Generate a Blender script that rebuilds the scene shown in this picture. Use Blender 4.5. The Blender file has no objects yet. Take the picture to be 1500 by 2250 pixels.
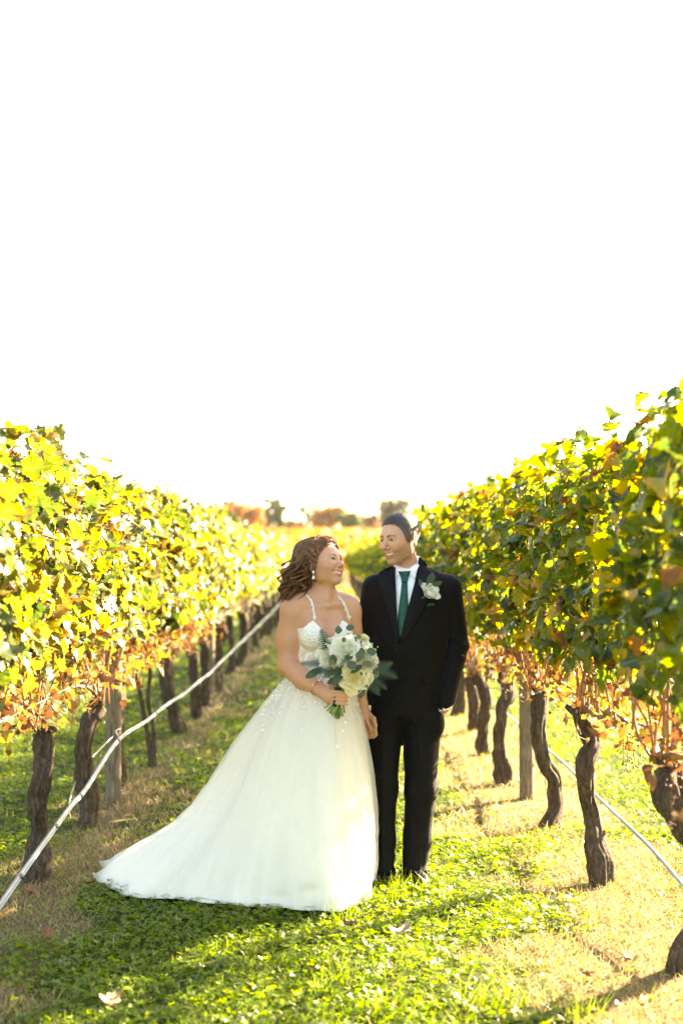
import bpy, math, random
import numpy as np
from mathutils import Vector, Matrix

# ------------------------------------------------------------------ camera, sky, sun, exposure
scene = bpy.context.scene
FPX, VX, VY, CAMH = 3125.0, 727.0, 1240.0, 1.55      # 50 mm lens in photograph pixels, vanishing point, eye height

cam_data = bpy.data.cameras.new("camera")
cam = bpy.data.objects.new("camera", cam_data)
scene.collection.objects.link(cam)
scene.camera = cam
cam.location = (0, 0, CAMH)
cam.rotation_euler = (math.radians(90), 0, 0)
cam_data.lens = 50
cam_data.sensor_width = 36
cam_data.sensor_fit = 'AUTO'
cam_data.shift_x = (750 - VX) / 2250
cam_data.shift_y = (VY - 1125) / 2250
cam_data.clip_end = 6000
cam_data.dof.use_dof = True
cam_data.dof.focus_distance = 6.75
cam_data.dof.aperture_fstop = 1.8

SUN_EL, SUN_AZ = math.radians(23.0), math.radians(49.0)     # azimuth from +Y (away from the camera) towards +X
sun_dir = Vector((math.sin(SUN_AZ) * math.cos(SUN_EL), math.cos(SUN_AZ) * math.cos(SUN_EL), math.sin(SUN_EL)))
sun_data = bpy.data.lights.new("sun", 'SUN')
sun_data.energy = 5.0
sun_data.angle = math.radians(0.53)
sun_data.color = (1.0, 0.87, 0.66)
sun = bpy.data.objects.new("sun", sun_data)
scene.collection.objects.link(sun)
sun.rotation_euler = sun_dir.to_track_quat('Z', 'Y').to_euler()
sun.location = (30, 30, 30)

world = bpy.data.worlds.new("World")
scene.world = world
world.use_nodes = True
wn = world.node_tree
wn.nodes.clear()
def wnode(t, **kw):
    n = wn.nodes.new(t)
    for k, v in kw.items():
        setattr(n, k, v)
    return n
w_out = wnode('ShaderNodeOutputWorld')
w_bg = wnode('ShaderNodeBackground')
w_bg.inputs["Strength"].default_value = 0.06
w_sky = wnode('ShaderNodeTexSky', sky_type='NISHITA', sun_disc=False)
w_sky.sun_elevation = SUN_EL
w_sky.sun_rotation = SUN_AZ
w_sky.air_density = 1.0
w_sky.dust_density = 1.0
w_sky.ozone_density = 1.0
wn.links.new(w_bg.outputs[0], w_out.inputs[0])
# a few small bright clouds spread over the whole sky, two of them in view
w_geo = wnode('ShaderNodeTexCoord')
w_sep = wnode('ShaderNodeSeparateXYZ')
wn.links.new(w_geo.outputs['Generated'], w_sep.inputs[0])
def wmath(op, a, b=None, c=None, clamp=False):
    n = wnode('ShaderNodeMath', operation=op)
    n.use_clamp = clamp
    for i, v in enumerate((a, b, c)):
        if v is None:
            continue
        if isinstance(v, (int, float)):
            n.inputs[i].default_value = v
        else:
            wn.links.new(v, n.inputs[i])
    return n.outputs[0]
w_az = wmath('ARCTAN2', w_sep.outputs[0], w_sep.outputs[1])
w_el = wmath('ARCSINE', w_sep.outputs[2])
w_noise = wnode('ShaderNodeTexNoise')
w_noise.inputs['Scale'].default_value = 26.0
w_noise.inputs['Detail'].default_value = 6.0
w_noise.inputs['Roughness'].default_value = 0.62
wn.links.new(w_geo.outputs['Generated'], w_noise.inputs['Vector'])
w_n = wmath('MULTIPLY_ADD', w_noise.outputs['Fac'], 2.4, -1.2)
crng = random.Random(5)
clouds = [(-0.100, 0.372, 0.100, 0.026), (-0.060, 0.378, 0.060, 0.028), (-0.170, 0.246, 0.046, 0.018), (0.010, 0.366, 0.012, 0.010)]
for i in range(10):
    clouds.append((crng.uniform(0.5, 5.6), crng.uniform(0.2, 0.9), crng.uniform(0.06, 0.2), crng.uniform(0.02, 0.05)))
w_mask = None
for (a0, e0, sa, se) in clouds:
    if a0 > math.pi:
        a0 -= 2 * math.pi
    da = wmath('DIVIDE', wmath('SUBTRACT', w_az, a0), sa)
    de = wmath('DIVIDE', wmath('SUBTRACT', w_el, e0), se)
    dd = wmath('SQRT', wmath('ADD', wmath('MULTIPLY', da, da), wmath('MULTIPLY', de, de)))
    m = wmath('SUBTRACT', 1.15, wmath('ADD', dd, w_n))
    w_mask = m if w_mask is None else wmath('MAXIMUM', w_mask, m)
w_mask = wmath('MULTIPLY', w_mask, 2.0, clamp=True)
w_mix = wnode('ShaderNodeMix', data_type='RGBA')
wn.links.new(w_mask, w_mix.inputs['Factor'])
wn.links.new(w_sky.outputs[0], w_mix.inputs['A'])
w_mix.inputs['B'].default_value = (7.0, 7.0, 7.0, 1)
wn.links.new(w_mix.outputs['Result'], w_bg.inputs['Color'])

scene.view_settings.view_transform = 'Standard'
scene.view_settings.look = 'None'
scene.view_settings.gamma = 1.0
scene.view_settings.use_curve_mapping = False
scene.view_settings.exposure = 3.85
scene.view_settings.use_white_balance = True        # set for shade, as the photograph is
scene.view_settings.white_balance_temperature = 8000
scene.view_settings.white_balance_tint = 8
scene.cycles.use_denoising = True
scene.cycles.max_bounces = 10
scene.cycles.transparent_max_bounces = 12
scene.cycles.diffuse_bounces = 5
scene.cycles.transmission_bounces = 6
scene.cycles.volume_bounces = 1
scene.cycles.sample_clamp_indirect = 6.0
scene.cycles.blur_glossy = 0.5

# ------------------------------------------------------------------ helpers
COL = scene.collection
RNG = np.random.default_rng(11)
random.seed(11)

def at(px, py, Y):
    return np.array([(px - VX) * Y / FPX, Y, CAMH + (VY - py) * Y / FPX])

def mesh_from(name, verts, faces, smooth=True):
    me = bpy.data.meshes.new(name)
    verts = np.asarray(verts, dtype=np.float32)
    if isinstance(faces, np.ndarray):
        nv = faces.shape[1]
        me.vertices.add(len(verts))
        me.vertices.foreach_set('co', verts.ravel())
        me.loops.add(faces.size)
        me.loops.foreach_set('vertex_index', faces.astype(np.int32).ravel())
        me.polygons.add(len(faces))
        me.polygons.foreach_set('loop_start', np.arange(0, faces.size, nv, dtype=np.int32))
        me.update(calc_edges=True)
    else:
        me.from_pydata(verts.tolist(), [], [tuple(int(i) for i in f) for f in faces])
        me.update()
    if smooth and len(me.polygons):
        me.polygons.foreach_set('use_smooth', np.ones(len(me.polygons), dtype=bool))
    return me

def ob(name, me, mat=None, parent=None):
    o = bpy.data.objects.new(name, me)
    COL.objects.link(o)
    if mat is not None and me is not None:
        if not me.materials:
            me.materials.append(mat)
    if parent is not None:
        o.parent = parent
    return o

def tag(o, label=None, cat=None, group=None, kind=None):
    if label: o['label'] = label
    if cat: o['category'] = cat
    if group: o['group'] = group
    if kind: o['kind'] = kind
    return o

def thing(name, label, cat, loc=(0, 0, 0), group=None):
    o = bpy.data.objects.new(name, None)
    COL.objects.link(o)
    o.empty_display_size = 0.1
    o.location = loc
    return tag(o, label, cat, group)

def face_attr(me, name, vals):
    a = me.attributes.new(name, 'FLOAT', 'FACE')
    a.data.foreach_set('value', np.asarray(vals, dtype=np.float32))

def point_color(me, name, cols):
    a = me.attributes.new(name, 'FLOAT_COLOR', 'POINT')
    c = np.ones((len(cols), 4), dtype=np.float32)
    c[:, :3] = cols
    a.data.foreach_set('color', c.ravel())

# vectorised lattice noise, about -1..1
def _hash(ix, iy, iz, s):
    h = (ix * 374761393 + iy * 668265263 + iz * 2147483647 + s * 974634777) & 0xFFFFFFFF
    h = ((h ^ (h >> 13)) * 1274126177) & 0xFFFFFFFF
    h = h ^ (h >> 16)
    return (h & 0xFFFF) / 32767.5 - 1.0
def vnoise(p, scale=1.0, seed=0):
    p = np.asarray(p, dtype=np.float64) * scale
    i = np.floor(p).astype(np.int64)
    f = p - i
    f = f * f * (3 - 2 * f)
    r = 0
    for dx in (0, 1):
        wx = f[..., 0] if dx else 1 - f[..., 0]
        for dy in (0, 1):
            wy = f[..., 1] if dy else 1 - f[..., 1]
            for dz in (0, 1):
                wz = f[..., 2] if dz else 1 - f[..., 2]
                r = r + wx * wy * wz * _hash(i[..., 0] + dx, i[..., 1] + dy, i[..., 2] + dz, seed)
    return r
def fbm(p, scale=1.0, oct=3, seed=0):
    r, a = 0, 1.0
    for k in range(oct):
        r = r + a * vnoise(p, scale * 2 ** k, seed + k)
        a *= 0.5
    return r / 1.75

def catmull(pts, n):
    pts = np.asarray(pts, dtype=float)
    P = np.vstack([2 * pts[0] - pts[1], pts, 2 * pts[-1] - pts[-2]])
    seg = len(pts) - 1
    out = []
    for t in np.linspace(0, seg, n):
        i = min(int(t), seg - 1)
        u = t - i
        a, b, c, d = P[i], P[i + 1], P[i + 2], P[i + 3]
        out.append(0.5 * ((2 * b) + (-a + c) * u + (2 * a - 5 * b + 4 * c - d) * u * u + (-a + 3 * b - 3 * c + d) * u ** 3))
    return np.array(out)

def tube(path, radii, sides=8, cap=True, twist=0.0, disp=None):
    """verts, quads of a tube along path with a radius per point; disp(ring_index_fraction, angle) scales the radius"""
    path = np.asarray(path, dtype=float)
    n = len(path)
    tan = np.gradient(path, axis=0)
    tan /= np.linalg.norm(tan, axis=1)[:, None] + 1e-9
    up = np.array([1.0, 0, 0]) if abs(tan[0][0]) < 0.8 else np.array([0, 1.0, 0])
    u = np.cross(tan[0], up); u /= np.linalg.norm(u)
    V = []
    ang = np.arange(sides) / sides * 2 * np.pi
    for i in range(n):
        u = u - tan[i] * np.dot(u, tan[i]); u /= np.linalg.norm(u) + 1e-9
        w = np.cross(tan[i], u)
        a = ang + twist * i
        r = np.full(sides, radii[i]) if np.ndim(radii[i]) == 0 else radii[i]
        if disp is not None:
            r = r * disp(i / max(n - 1, 1), ang, path[i])
        V.append(path[i] + np.outer(np.cos(a) * r, u) + np.outer(np.sin(a) * r, w))
    V = np.concatenate(V)
    F = []
    for i in range(n - 1):
        for j in range(sides):
            k = (j + 1) % sides
            F.append((i * sides + j, i * sides + k, (i + 1) * sides + k, (i + 1) * sides + j))
    F = np.array(F, dtype=np.int32)
    if cap:
        V = np.vstack([V, path[0], path[-1]])
        a0, a1 = n * sides, n * sides + 1
        C = []
        for j in range(sides):
            k = (j + 1) % sides
            C.append((a0, k, j, a0)); C.append((a1, (n - 1) * sides + j, (n - 1) * sides + k, a1))
        return V, [tuple(f) for f in F] + [c[:3] for c in C]
    return V, [tuple(f) for f in F]

class Bag:
    """collects several pieces of ONE part"""
    def __init__(self):
        self.V, self.F, self.n = [], [], 0
    def add(self, v, f):
        v = np.asarray(v, dtype=float)
        self.V.append(v)
        self.F += [tuple(int(i) + self.n for i in q) for q in f]
        self.n += len(v)
    def mesh(self, name, smooth=True):
        return mesh_from(name, np.concatenate(self.V), self.F, smooth)

def box(c, s):
    c, s = np.array(c, float), np.array(s, float) / 2
    V = [c + s * np.array(q) for q in ((-1,-1,-1),(1,-1,-1),(1,1,-1),(-1,1,-1),(-1,-1,1),(1,-1,1),(1,1,1),(-1,1,1))]
    return V, [(0,3,2,1),(4,5,6,7),(0,1,5,4),(1,2,6,5),(2,3,7,6),(3,0,4,7)]

def basis(n, tip):
    """rotation matrices (N,3,3) whose columns are side, tip and normal"""
    n = n / (np.linalg.norm(n, axis=1)[:, None] + 1e-9)
    tip = tip - n * np.sum(n * tip, axis=1)[:, None]
    tip = tip / (np.linalg.norm(tip, axis=1)[:, None] + 1e-9)
    side = np.cross(tip, n)
    return np.stack([side, tip, n], axis=2)

def scatter(TV, TF, pos, R, scale, curl=None):
    """copies of one template at every pos: one merged vertex and face array"""
    N, m = len(pos), len(TV)
    V = np.repeat(TV[None], N, axis=0)
    if curl is not None:
        V = V.copy()
        V[:, :, 2] += curl[:, None, 0] * V[:, :, 0] ** 2 + curl[:, None, 1] * V[:, :, 1] ** 2
    V = np.einsum('nij,nmj->nmi', R, V * np.asarray(scale).reshape(N, -1, 1) if np.ndim(scale) == 1 else V * scale[:, None, :])
    V = V + pos[:, None, :]
    F = TF[None] + (np.arange(N) * m)[:, None, None]
    return V.reshape(-1, 3), F.reshape(-1, TF.shape[1])

# ------------------------------------------------------------------ materials
class NT:
    def __init__(self, name):
        self.mat = bpy.data.materials.new(name)
        self.mat.use_nodes = True
        self.t = self.mat.node_tree
        self.t.nodes.clear()
        self.out = self.t.nodes.new('ShaderNodeOutputMaterial')
    def n(self, typ, ins=None, **kw):
        nd = self.t.nodes.new(typ)
        for k, v in kw.items():
            setattr(nd, k, v)
        for k, v in (ins or {}).items():
            self.set(nd.inputs[k], v)
        return nd
    def set(self, sock, v):
        if isinstance(v, bpy.types.NodeSocket):
            self.t.links.new(v, sock)
        else:
            if isinstance(v, (tuple, list)) and len(v) == 3 and sock.type == 'RGBA':
                v = (*v, 1)
            sock.default_value = v
    def ramp(self, fac, stops, interp='LINEAR'):
        r = self.n('ShaderNodeValToRGB', {'Fac': fac})
        r.color_ramp.interpolation = interp
        e = r.color_ramp.elements
        while len(e) < len(stops):
            e.new(0.5)
        for el, (p, c) in zip(e, stops):
            el.position = p
            el.color = (*c, 1)
        return r.outputs['Color']
    def noise(self, scale, detail=3, rough=0.55, vec=None, dist=0.0):
        ins = {'Scale': scale, 'Detail': detail, 'Roughness': rough, 'Distortion': dist}
        if vec is not None:
            ins['Vector'] = vec
        return self.n('ShaderNodeTexNoise', ins).outputs['Fac']
    def coord(self, which='Object'):
        return self.n('ShaderNodeTexCoord').outputs[which]
    def pos(self):
        return self.n('ShaderNodeNewGeometry').outputs['Position']
    def mix(self, f, a, b, blend='MIX'):
        m = self.n('ShaderNodeMix', data_type='RGBA', blend_type=blend)
        self.set(m.inputs['Factor'], f); self.set(m.inputs['A'], a); self.set(m.inputs['B'], b)
        return m.outputs['Result']
    def math(self, op, a, b=0.0, clamp=False):
        m = self.n('ShaderNodeMath', {0: a, 1: b}, operation=op)
        m.use_clamp = clamp
        return m.outputs[0]
    def bump(self, h, strength=0.3, dist=0.01):
        return self.n('ShaderNodeBump', {'Height': h, 'Strength': strength, 'Distance': dist}).outputs['Normal']
    def bsdf(self, color, rough=0.6, normal=None, **kw):
        ins = {'Base Color': color, 'Roughness': rough}
        ins.update(kw)
        p = self.n('ShaderNodeBsdfPrincipled', ins)
        if normal is not None:
            self.set(p.inputs['Normal'], normal)
        return p.outputs[0]
    def mixsh(self, f, a, b):
        m = self.n('ShaderNodeMixShader', {0: f})
        self.t.links.new(a, m.inputs[1]); self.t.links.new(b, m.inputs[2])
        return m.outputs[0]
    def done(self, sh):
        self.t.links.new(sh, self.out.inputs['Surface'])
        return self.mat

def simple(name, color, rough=0.6, var=0.15, scale=20, bump=0.0, bscale=60, bdist=0.004, **kw):
    m = NT(name)
    c = m.coord()
    f = m.noise(scale, 4, 0.6, c)
    lo = tuple(x * (1 - var) for x in color); hi = tuple(min(1, x * (1 + var)) for x in color)
    col = m.ramp(f, [(0.3, lo), (0.7, hi)])
    nrm = m.bump(m.noise(bscale, 4, 0.6, c), bump, bdist) if bump else None
    return m.done(m.bsdf(col, rough, nrm, **kw))

def leaf_material(name, stops, source, trans=0.5, rough=0.45, sat_trans=1.25, spot=True):
    m = NT(name)
    if source == 'object':
        f = m.n('ShaderNodeObjectInfo').outputs['Random']
    else:
        f = m.n('ShaderNodeAttribute', attribute_name='rnd').outputs['Fac']
    col = m.ramp(f, stops)
    if spot and source == 'object':      # older, yellower towards the margin
        sx = m.n('ShaderNodeSeparateXYZ', {0: m.coord()})
        ex = m.math('MULTIPLY', m.math('ABSOLUTE', sx.outputs[0]), 1.7)
        ey = m.math('SUBTRACT', sx.outputs[1], 0.35)
        rr = m.math('SQRT', m.math('ADD', m.math('MULTIPLY', ex, ex), m.math('MULTIPLY', ey, ey)))
        rr = m.math('ADD', rr, m.math('MULTIPLY', m.noise(5, 3, 0.6, m.coord()), 0.5))
        edge = m.ramp(rr, [(0.62, (0, 0, 0)), (0.98, (1, 1, 1))])
        col = m.mix(m.math('MULTIPLY', edge, 0.55), col, m.mix(1.0, col, (2.2, 1.5, 0.8), 'MULTIPLY'))
        vein = m.math('LESS_THAN', m.math('ABSOLUTE', sx.outputs[0]), 0.016)
        col = m.mix(m.math('MULTIPLY', vein, 0.5), col, (0.22, 0.2, 0.05))
    if spot:
        pos = m.pos()
        s = m.noise(34, 4, 0.65, pos)
        col = m.mix(m.math('MULTIPLY', m.ramp(s, [(0.52, (0, 0, 0)), (0.72, (1, 1, 1))]), 0.55), col, (0.33, 0.2, 0.035))
        s2 = m.noise(12, 2, 0.5, pos)
        col = m.mix(m.ramp(s2, [(0.35, (0, 0, 0)), (0.65, (0.45, 0.45, 0.45))]), col, m.mix(1.0, col, (1.35, 1.15, 0.7), 'MULTIPLY'))
    hs = m.n('ShaderNodeHueSaturation', {'Saturation': 1.1, 'Value': sat_trans, 'Color': col}).outputs[0]
    d = m.bsdf(col, rough, m.bump(m.noise(90, 2, 0.5, m.pos()), 0.25, 0.003), **{'Specular IOR Level': 0.5})
    t = m.n('ShaderNodeBsdfTranslucent', {'Color': hs}).outputs[0]
    return m.done(m.mixsh(trans, d, t))
# ------------------------------------------------------------------ ground
def ground_z(x, y):
    """flat by the camera, then a long gentle rise to the trees"""
    x, y = np.asarray(x, float), np.asarray(y, float)
    t = np.clip((y - 75) / 265, 0, 1)
    rise = 8.0 * (t * t * (3 - 2 * t)) * 0.5 + 8.0 * t * 0.5
    rise = rise + np.clip(y - 340, 0, None) * 0.004
    p = np.stack([x, y, np.zeros_like(x)], axis=-1)
    return rise + 0.018 * vnoise(p, 1.3, 3) * np.clip(y / 3, 0, 1) + 0.008 * vnoise(p, 4.0, 4)

RX_L, RX_R = -1.43, 1.28

def build_ground():
    ys = np.concatenate([np.linspace(-12, 3, 20), np.linspace(3.2, 20, 130), np.linspace(20.5, 80, 80), np.geomspace(82, 3000, 60)])
    ux = np.sinh(np.linspace(-5.4, 5.4, 161)) / np.sinh(5.4)
    xs = ux * 1500
    X, Y = np.meshgrid(xs, ys, indexing='ij')
    Z = ground_z(X, Y)
    V = np.stack([X, Y, Z], -1).reshape(-1, 3)
    nx, ny = X.shape
    i = np.arange(nx * ny).reshape(nx, ny)
    F = np.stack([i[:-1, :-1], i[1:, :-1], i[1:, 1:], i[:-1, 1:]], -1).reshape(-1, 4)
    me = mesh_from('ground', V, F)
    m = NT('ground_turf')
    pos = m.pos()
    sx = m.n('ShaderNodeSeparateXYZ', {0: pos})
    x, y = sx.outputs[0], sx.outputs[1]
    # strips of dry grass under both rows
    wob = m.math('MULTIPLY', m.math('SUBTRACT', m.noise(1.2, 4, 0.6, pos), 0.5), 0.9)
    def strip(c, w):
        d = m.math('ABSOLUTE', m.math('SUBTRACT', x, c))
        return m.math('SUBTRACT', 1.0, m.math('DIVIDE', m.math('ADD', d, wob), w), clamp=True)
    s = m.math('MAXIMUM', strip(RX_L + 0.10, 0.20), strip(RX_R + 0.02, 0.52))
    s = m.math('MULTIPLY', s, 3.0, clamp=True)
    grain = m.noise(70, 4, 0.7, pos)
    green = m.ramp(grain, [(0.3, (0.024, 0.036, 0.006)), (0.7, (0.07, 0.09, 0.010))])
    dry = m.ramp(grain, [(0.3, (0.10, 0.065, 0.03)), (0.7, (0.23, 0.165, 0.085))])
    near = m.mix(s, green, dry)
    far = m.ramp(m.noise(0.08, 4, 0.6, pos), [(0.35, (0.15, 0.11, 0.018)), (0.65, (0.22, 0.13, 0.02))])
    fy = m.math('DIVIDE', m.math('SUBTRACT', y, 104.0), 15.0, clamp=True)
    col = m.mix(fy, near, far)
    m.done(m.bsdf(col, 0.95, m.bump(m.noise(45, 5, 0.7, pos), 0.9, 0.03), **{'Specular IOR Level': 0.1}))
    o = ob('ground', me, m.mat)
    o['kind'] = 'structure'
build_ground()

def dryness(p):
    """0 green turf .. 1 straw, the same strips as the ground"""
    x = p[:, 0]
    wob = 0.22 * vnoise(p * np.array([1, 1, 0]), 1.6, 21) + 0.12 * vnoise(p * np.array([1, 1, 0]), 5, 22)
    wob2 = 0.3 * vnoise(p * np.array([1, 1, 0]), 2.8, 25)
    a = 1 - (np.abs(x - (RX_L + 0.14)) + wob + wob2) / 0.38
    b = 1 - (np.abs(x - (RX_R + 0.04)) + 1.6 * wob) / 0.54
    return np.clip(np.maximum(a * 0.45, b) * 3.2, 0, 1)

# clover leaf: three folded leaflets
def clover_template(rich=True):
    V, F = [], []
    for k in range(3):
        a = k * 2 * math.pi / 3
        c, s = math.cos(a), math.sin(a)
        pts = [(0.04, 0, 0), (0.42, -0.40, 0.10), (0.88, -0.36, 0.12), (0.90, 0, 0.02), (0.88, 0.36, 0.12), (0.42, 0.40, 0.10)] if rich else \
              [(0.04, 0, 0), (0.7, -0.42, 0.12), (0.92, 0, 0.02), (0.7, 0.42, 0.12)]
        b = len(V)
        V += [(x * c - y * s, x * s + y * c, z) for x, y, z in pts]
        F += ([(b, b+1, b+2), (b, b+2, b+3), (b, b+3, b+4), (b, b+4, b+5)] if rich else [(b, b+1, b+2), (b, b+2, b+3)])
    return np.array(V), np.array(F)
def blade_template():
    V = np.array([(-0.5, 0, 0), (0.5, 0, 0), (-0.35, 0.55, 0.06), (0.35, 0.55, 0.06), (0, 1.0, 0.28)])
    F = np.array([(0, 1, 3), (0, 3, 2), (2, 3, 4)])
    return V, F

def wedge(y0, y1, n, rng, margin=0.9):
    """points on the ground in front of the camera, as dense everywhere between y0 and y1"""
    w0, w1 = 0.26 * y0 + margin, 0.26 * y1 + margin
    u = rng.random(n)
    a = (w1 - w0) / (y1 - y0)
    # density proportional to the width
    yy = y0 + (-w0 + np.sqrt(w0 * w0 + u * (w1 * w1 - w0 * w0))) / a
    ww = w0 + a * (yy - y0)
    xx = rng.uniform(-1, 1, n) * ww + 0.007 * yy
    p = np.stack([xx, yy, np.zeros(n)], -1)
    p[:, 2] = ground_z(xx, yy)
    return p

CLOVER = [(0.0, (0.0529, 0.1009, 0.0096)), (0.4, (0.1201, 0.1824, 0.0115)), (0.75, (0.2016, 0.2545, 0.0154)), (1.0, (0.2976, 0.3072, 0.0288))]
STRAW = [(0.0, (0.1426, 0.0871, 0.0396)), (0.5, (0.3326, 0.2455, 0.1188)), (0.82, (0.4435, 0.3564, 0.1901)), (0.93, (0.1426, 0.1901, 0.0238)), (1.0, (0.1267, 0.1742, 0.0238))]
M_clover = leaf_material('clover_leaf', CLOVER, 'attr', 0.50, 0.4, 1.7, spot=False)
M_grass = leaf_material('grass_blade', [(0.0, (0.045, 0.08, 0.008)), (0.6, (0.10, 0.145, 0.009)), (1.0, (0.20, 0.21, 0.035))], 'attr', 0.48, 0.35, 1.6, spot=False)
M_straw = leaf_material('dry_grass_blade', STRAW, 'attr', 0.35, 0.6, 1.2, spot=False)

def rand_tilt(n, rng, tilt):
    nrm = np.stack([rng.normal(0, tilt, n), rng.normal(0, tilt, n), np.ones(n)], -1)
    tip = rng.normal(0, 1, (n, 3))
    return basis(nrm, tip)

def build_turf():
    rng = np.random.default_rng(3)
    Vs, Fs, Rs, off = [], [], [], 0
    for (y0, y1, n, rich, s0, s1, h) in ((4.3, 8.2, 52000, True, 0.009, 0.0185, 0.055), (8.2, 14.5, 44000, False, 0.011, 0.023, 0.055), (14.5, 34, 34000, False, 0.022, 0.05, 0.06), (34, 80, 30000, False, 0.06, 0.16, 0.09)):
        p = wedge(y0, y1, n, rng)
        clump = vnoise(p * np.array([1, 1, 0]), 2.3, 8) * 0.5 + vnoise(p * np.array([1, 1, 0]), 6.5, 9) * 0.5
        keep = rng.random(n) < np.clip((1 - dryness(p)) * (0.86 + 0.5 * clump) + 0.07, 0, 1)
        p, clump = p[keep], clump[keep]
        n = len(p)
        p[:, 2] += np.clip(rng.beta(2, 1.6, n) * h * (0.75 + 0.6 * clump), 0.004, None)
        TV, TF = clover_template(rich)
        V, F = scatter(TV, TF, p, rand_tilt(n, rng, 0.42), rng.uniform(s0, s1, n))
        Vs.append(V); Fs.append(F + off); off += len(V)
        r = np.clip(rng.normal(0.48, 0.2, n) + 0.12 * clump, 0, 1)
        Rs.append(np.repeat(r, len(TF)))
    me = mesh_from('clover', np.concatenate(Vs), np.concatenate(Fs), smooth=False)
    face_attr(me, 'rnd', np.concatenate(Rs))
    tag(ob('clover', me, M_clover), 'green clover ground cover filling the grassy aisle between the vine rows', 'clover', kind='stuff')

    def blades(name, mat, specs, label, cat, want_dry, seed):
        rng = np.random.default_rng(seed)
        Vs, Fs, Rs, off = [], [], [], 0
        TV, TF = blade_template()
        for (y0, y1, n, w, l0, l1) in specs:
            p = wedge(y0, y1, n, rng)
            d = dryness(p)
            if want_dry:
                keep = rng.random(n) < np.clip(d * 0.95 + 0.03, 0, 1)
            else:
                c = vnoise(p * np.array([1, 1, 0]), 1.7, 31)
                keep = rng.random(n) < np.clip((1 - d) * (0.45 + 0.8 * c) + 0.08, 0.03, 1)
            p = p[keep]; n = len(p)
            tilt = 0.9 if want_dry else 0.42
            up = np.stack([rng.normal(0, tilt, n), rng.normal(0, tilt, n), np.ones(n)], -1)
            nr = rng.normal(0, 1, (n, 3)) * np.array([1, 1, 0.2])
            R = basis(nr - up * (np.sum(nr * up, 1) / np.sum(up * up, 1))[:, None], up)
            L = rng.uniform(l0, l1, n)
            sc = np.stack([rng.uniform(0.7, 1.4, n) * w, L, L], -1)
            p[:, 2] -= 0.004
            V, F = scatter(TV, TF, p, R, sc)
            Vs.append(V); Fs.append(F + off); off += len(V)
            Rs.append(np.repeat(np.clip(rng.normal(0.5, 0.24, n), 0, 1), len(TF)))
        return np.concatenate(Vs), np.concatenate(Fs), np.concatenate(Rs)
    V, F, R = blades('grass', M_grass, ((4.3, 8.2, 22000, 0.0036, 0.03, 0.08), (8.2, 15, 16000, 0.006, 0.04, 0.085)), '', '', False, 41)
    # taller tufts in front of the shoes and by the hem
    rng = np.random.default_rng(44)
    spots = [(0.345, 6.72, 55), (0.30, 6.60, 40), (0.15, 6.50, 35), (0.47, 6.75, 20), (0.05, 6.22, 40), (0.18, 6.45, 30), (0.0, 5.2, 40), (0.5, 4.95, 60), (0.85, 4.85, 60), (0.2, 4.9, 60), (0.62, 5.0, 50)]
    P = np.concatenate([np.array([[x, y, 0]]) + rng.normal(0, 0.045, (k, 3)) for x, y, k in spots])
    P[:, 2] = ground_z(P[:, 0], P[:, 1]) - 0.004
    n = len(P)
    up = np.stack([rng.normal(0, 0.4, n), rng.normal(0, 0.4, n), np.ones(n)], -1)
    nr = rng.normal(0, 1, (n, 3)) * np.array([1, 1, 0.1])
    L = rng.uniform(0.05, 0.13, n)
    TV, TF = blade_template()
    V2, F2 = scatter(TV, TF, P, basis(nr - up * (np.sum(nr * up, 1) / np.sum(up * up, 1))[:, None], up), np.stack([np.full(n, 0.0042), L, L * 1.6], -1))
    F2 = F2 + len(V)
    me = mesh_from('grass', np.concatenate([V, V2]), np.concatenate([F, F2]), smooth=False)
    face_attr(me, 'rnd', np.concatenate([R, np.repeat(rng.uniform(0.4, 0.9, n), len(TF))]))
    tag(ob('grass', me, M_grass), 'fine green grass blades growing through the clover', 'grass', kind='stuff')
    V, F, R = blades('straw', M_straw, ((4.3, 8.2, 90000, 0.0032, 0.02, 0.07), (8.2, 15, 70000, 0.006, 0.03, 0.075), (15, 30, 26000, 0.02, 0.05, 0.10)), '', '', True, 42)
    me = mesh_from('dry_grass', V, F, smooth=False)
    face_attr(me, 'rnd', R)
    tag(ob('dry_grass', me, M_straw), 'pale dry straw-like grass in the strips under the vines', 'dry grass', kind='stuff')
build_turf()

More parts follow.
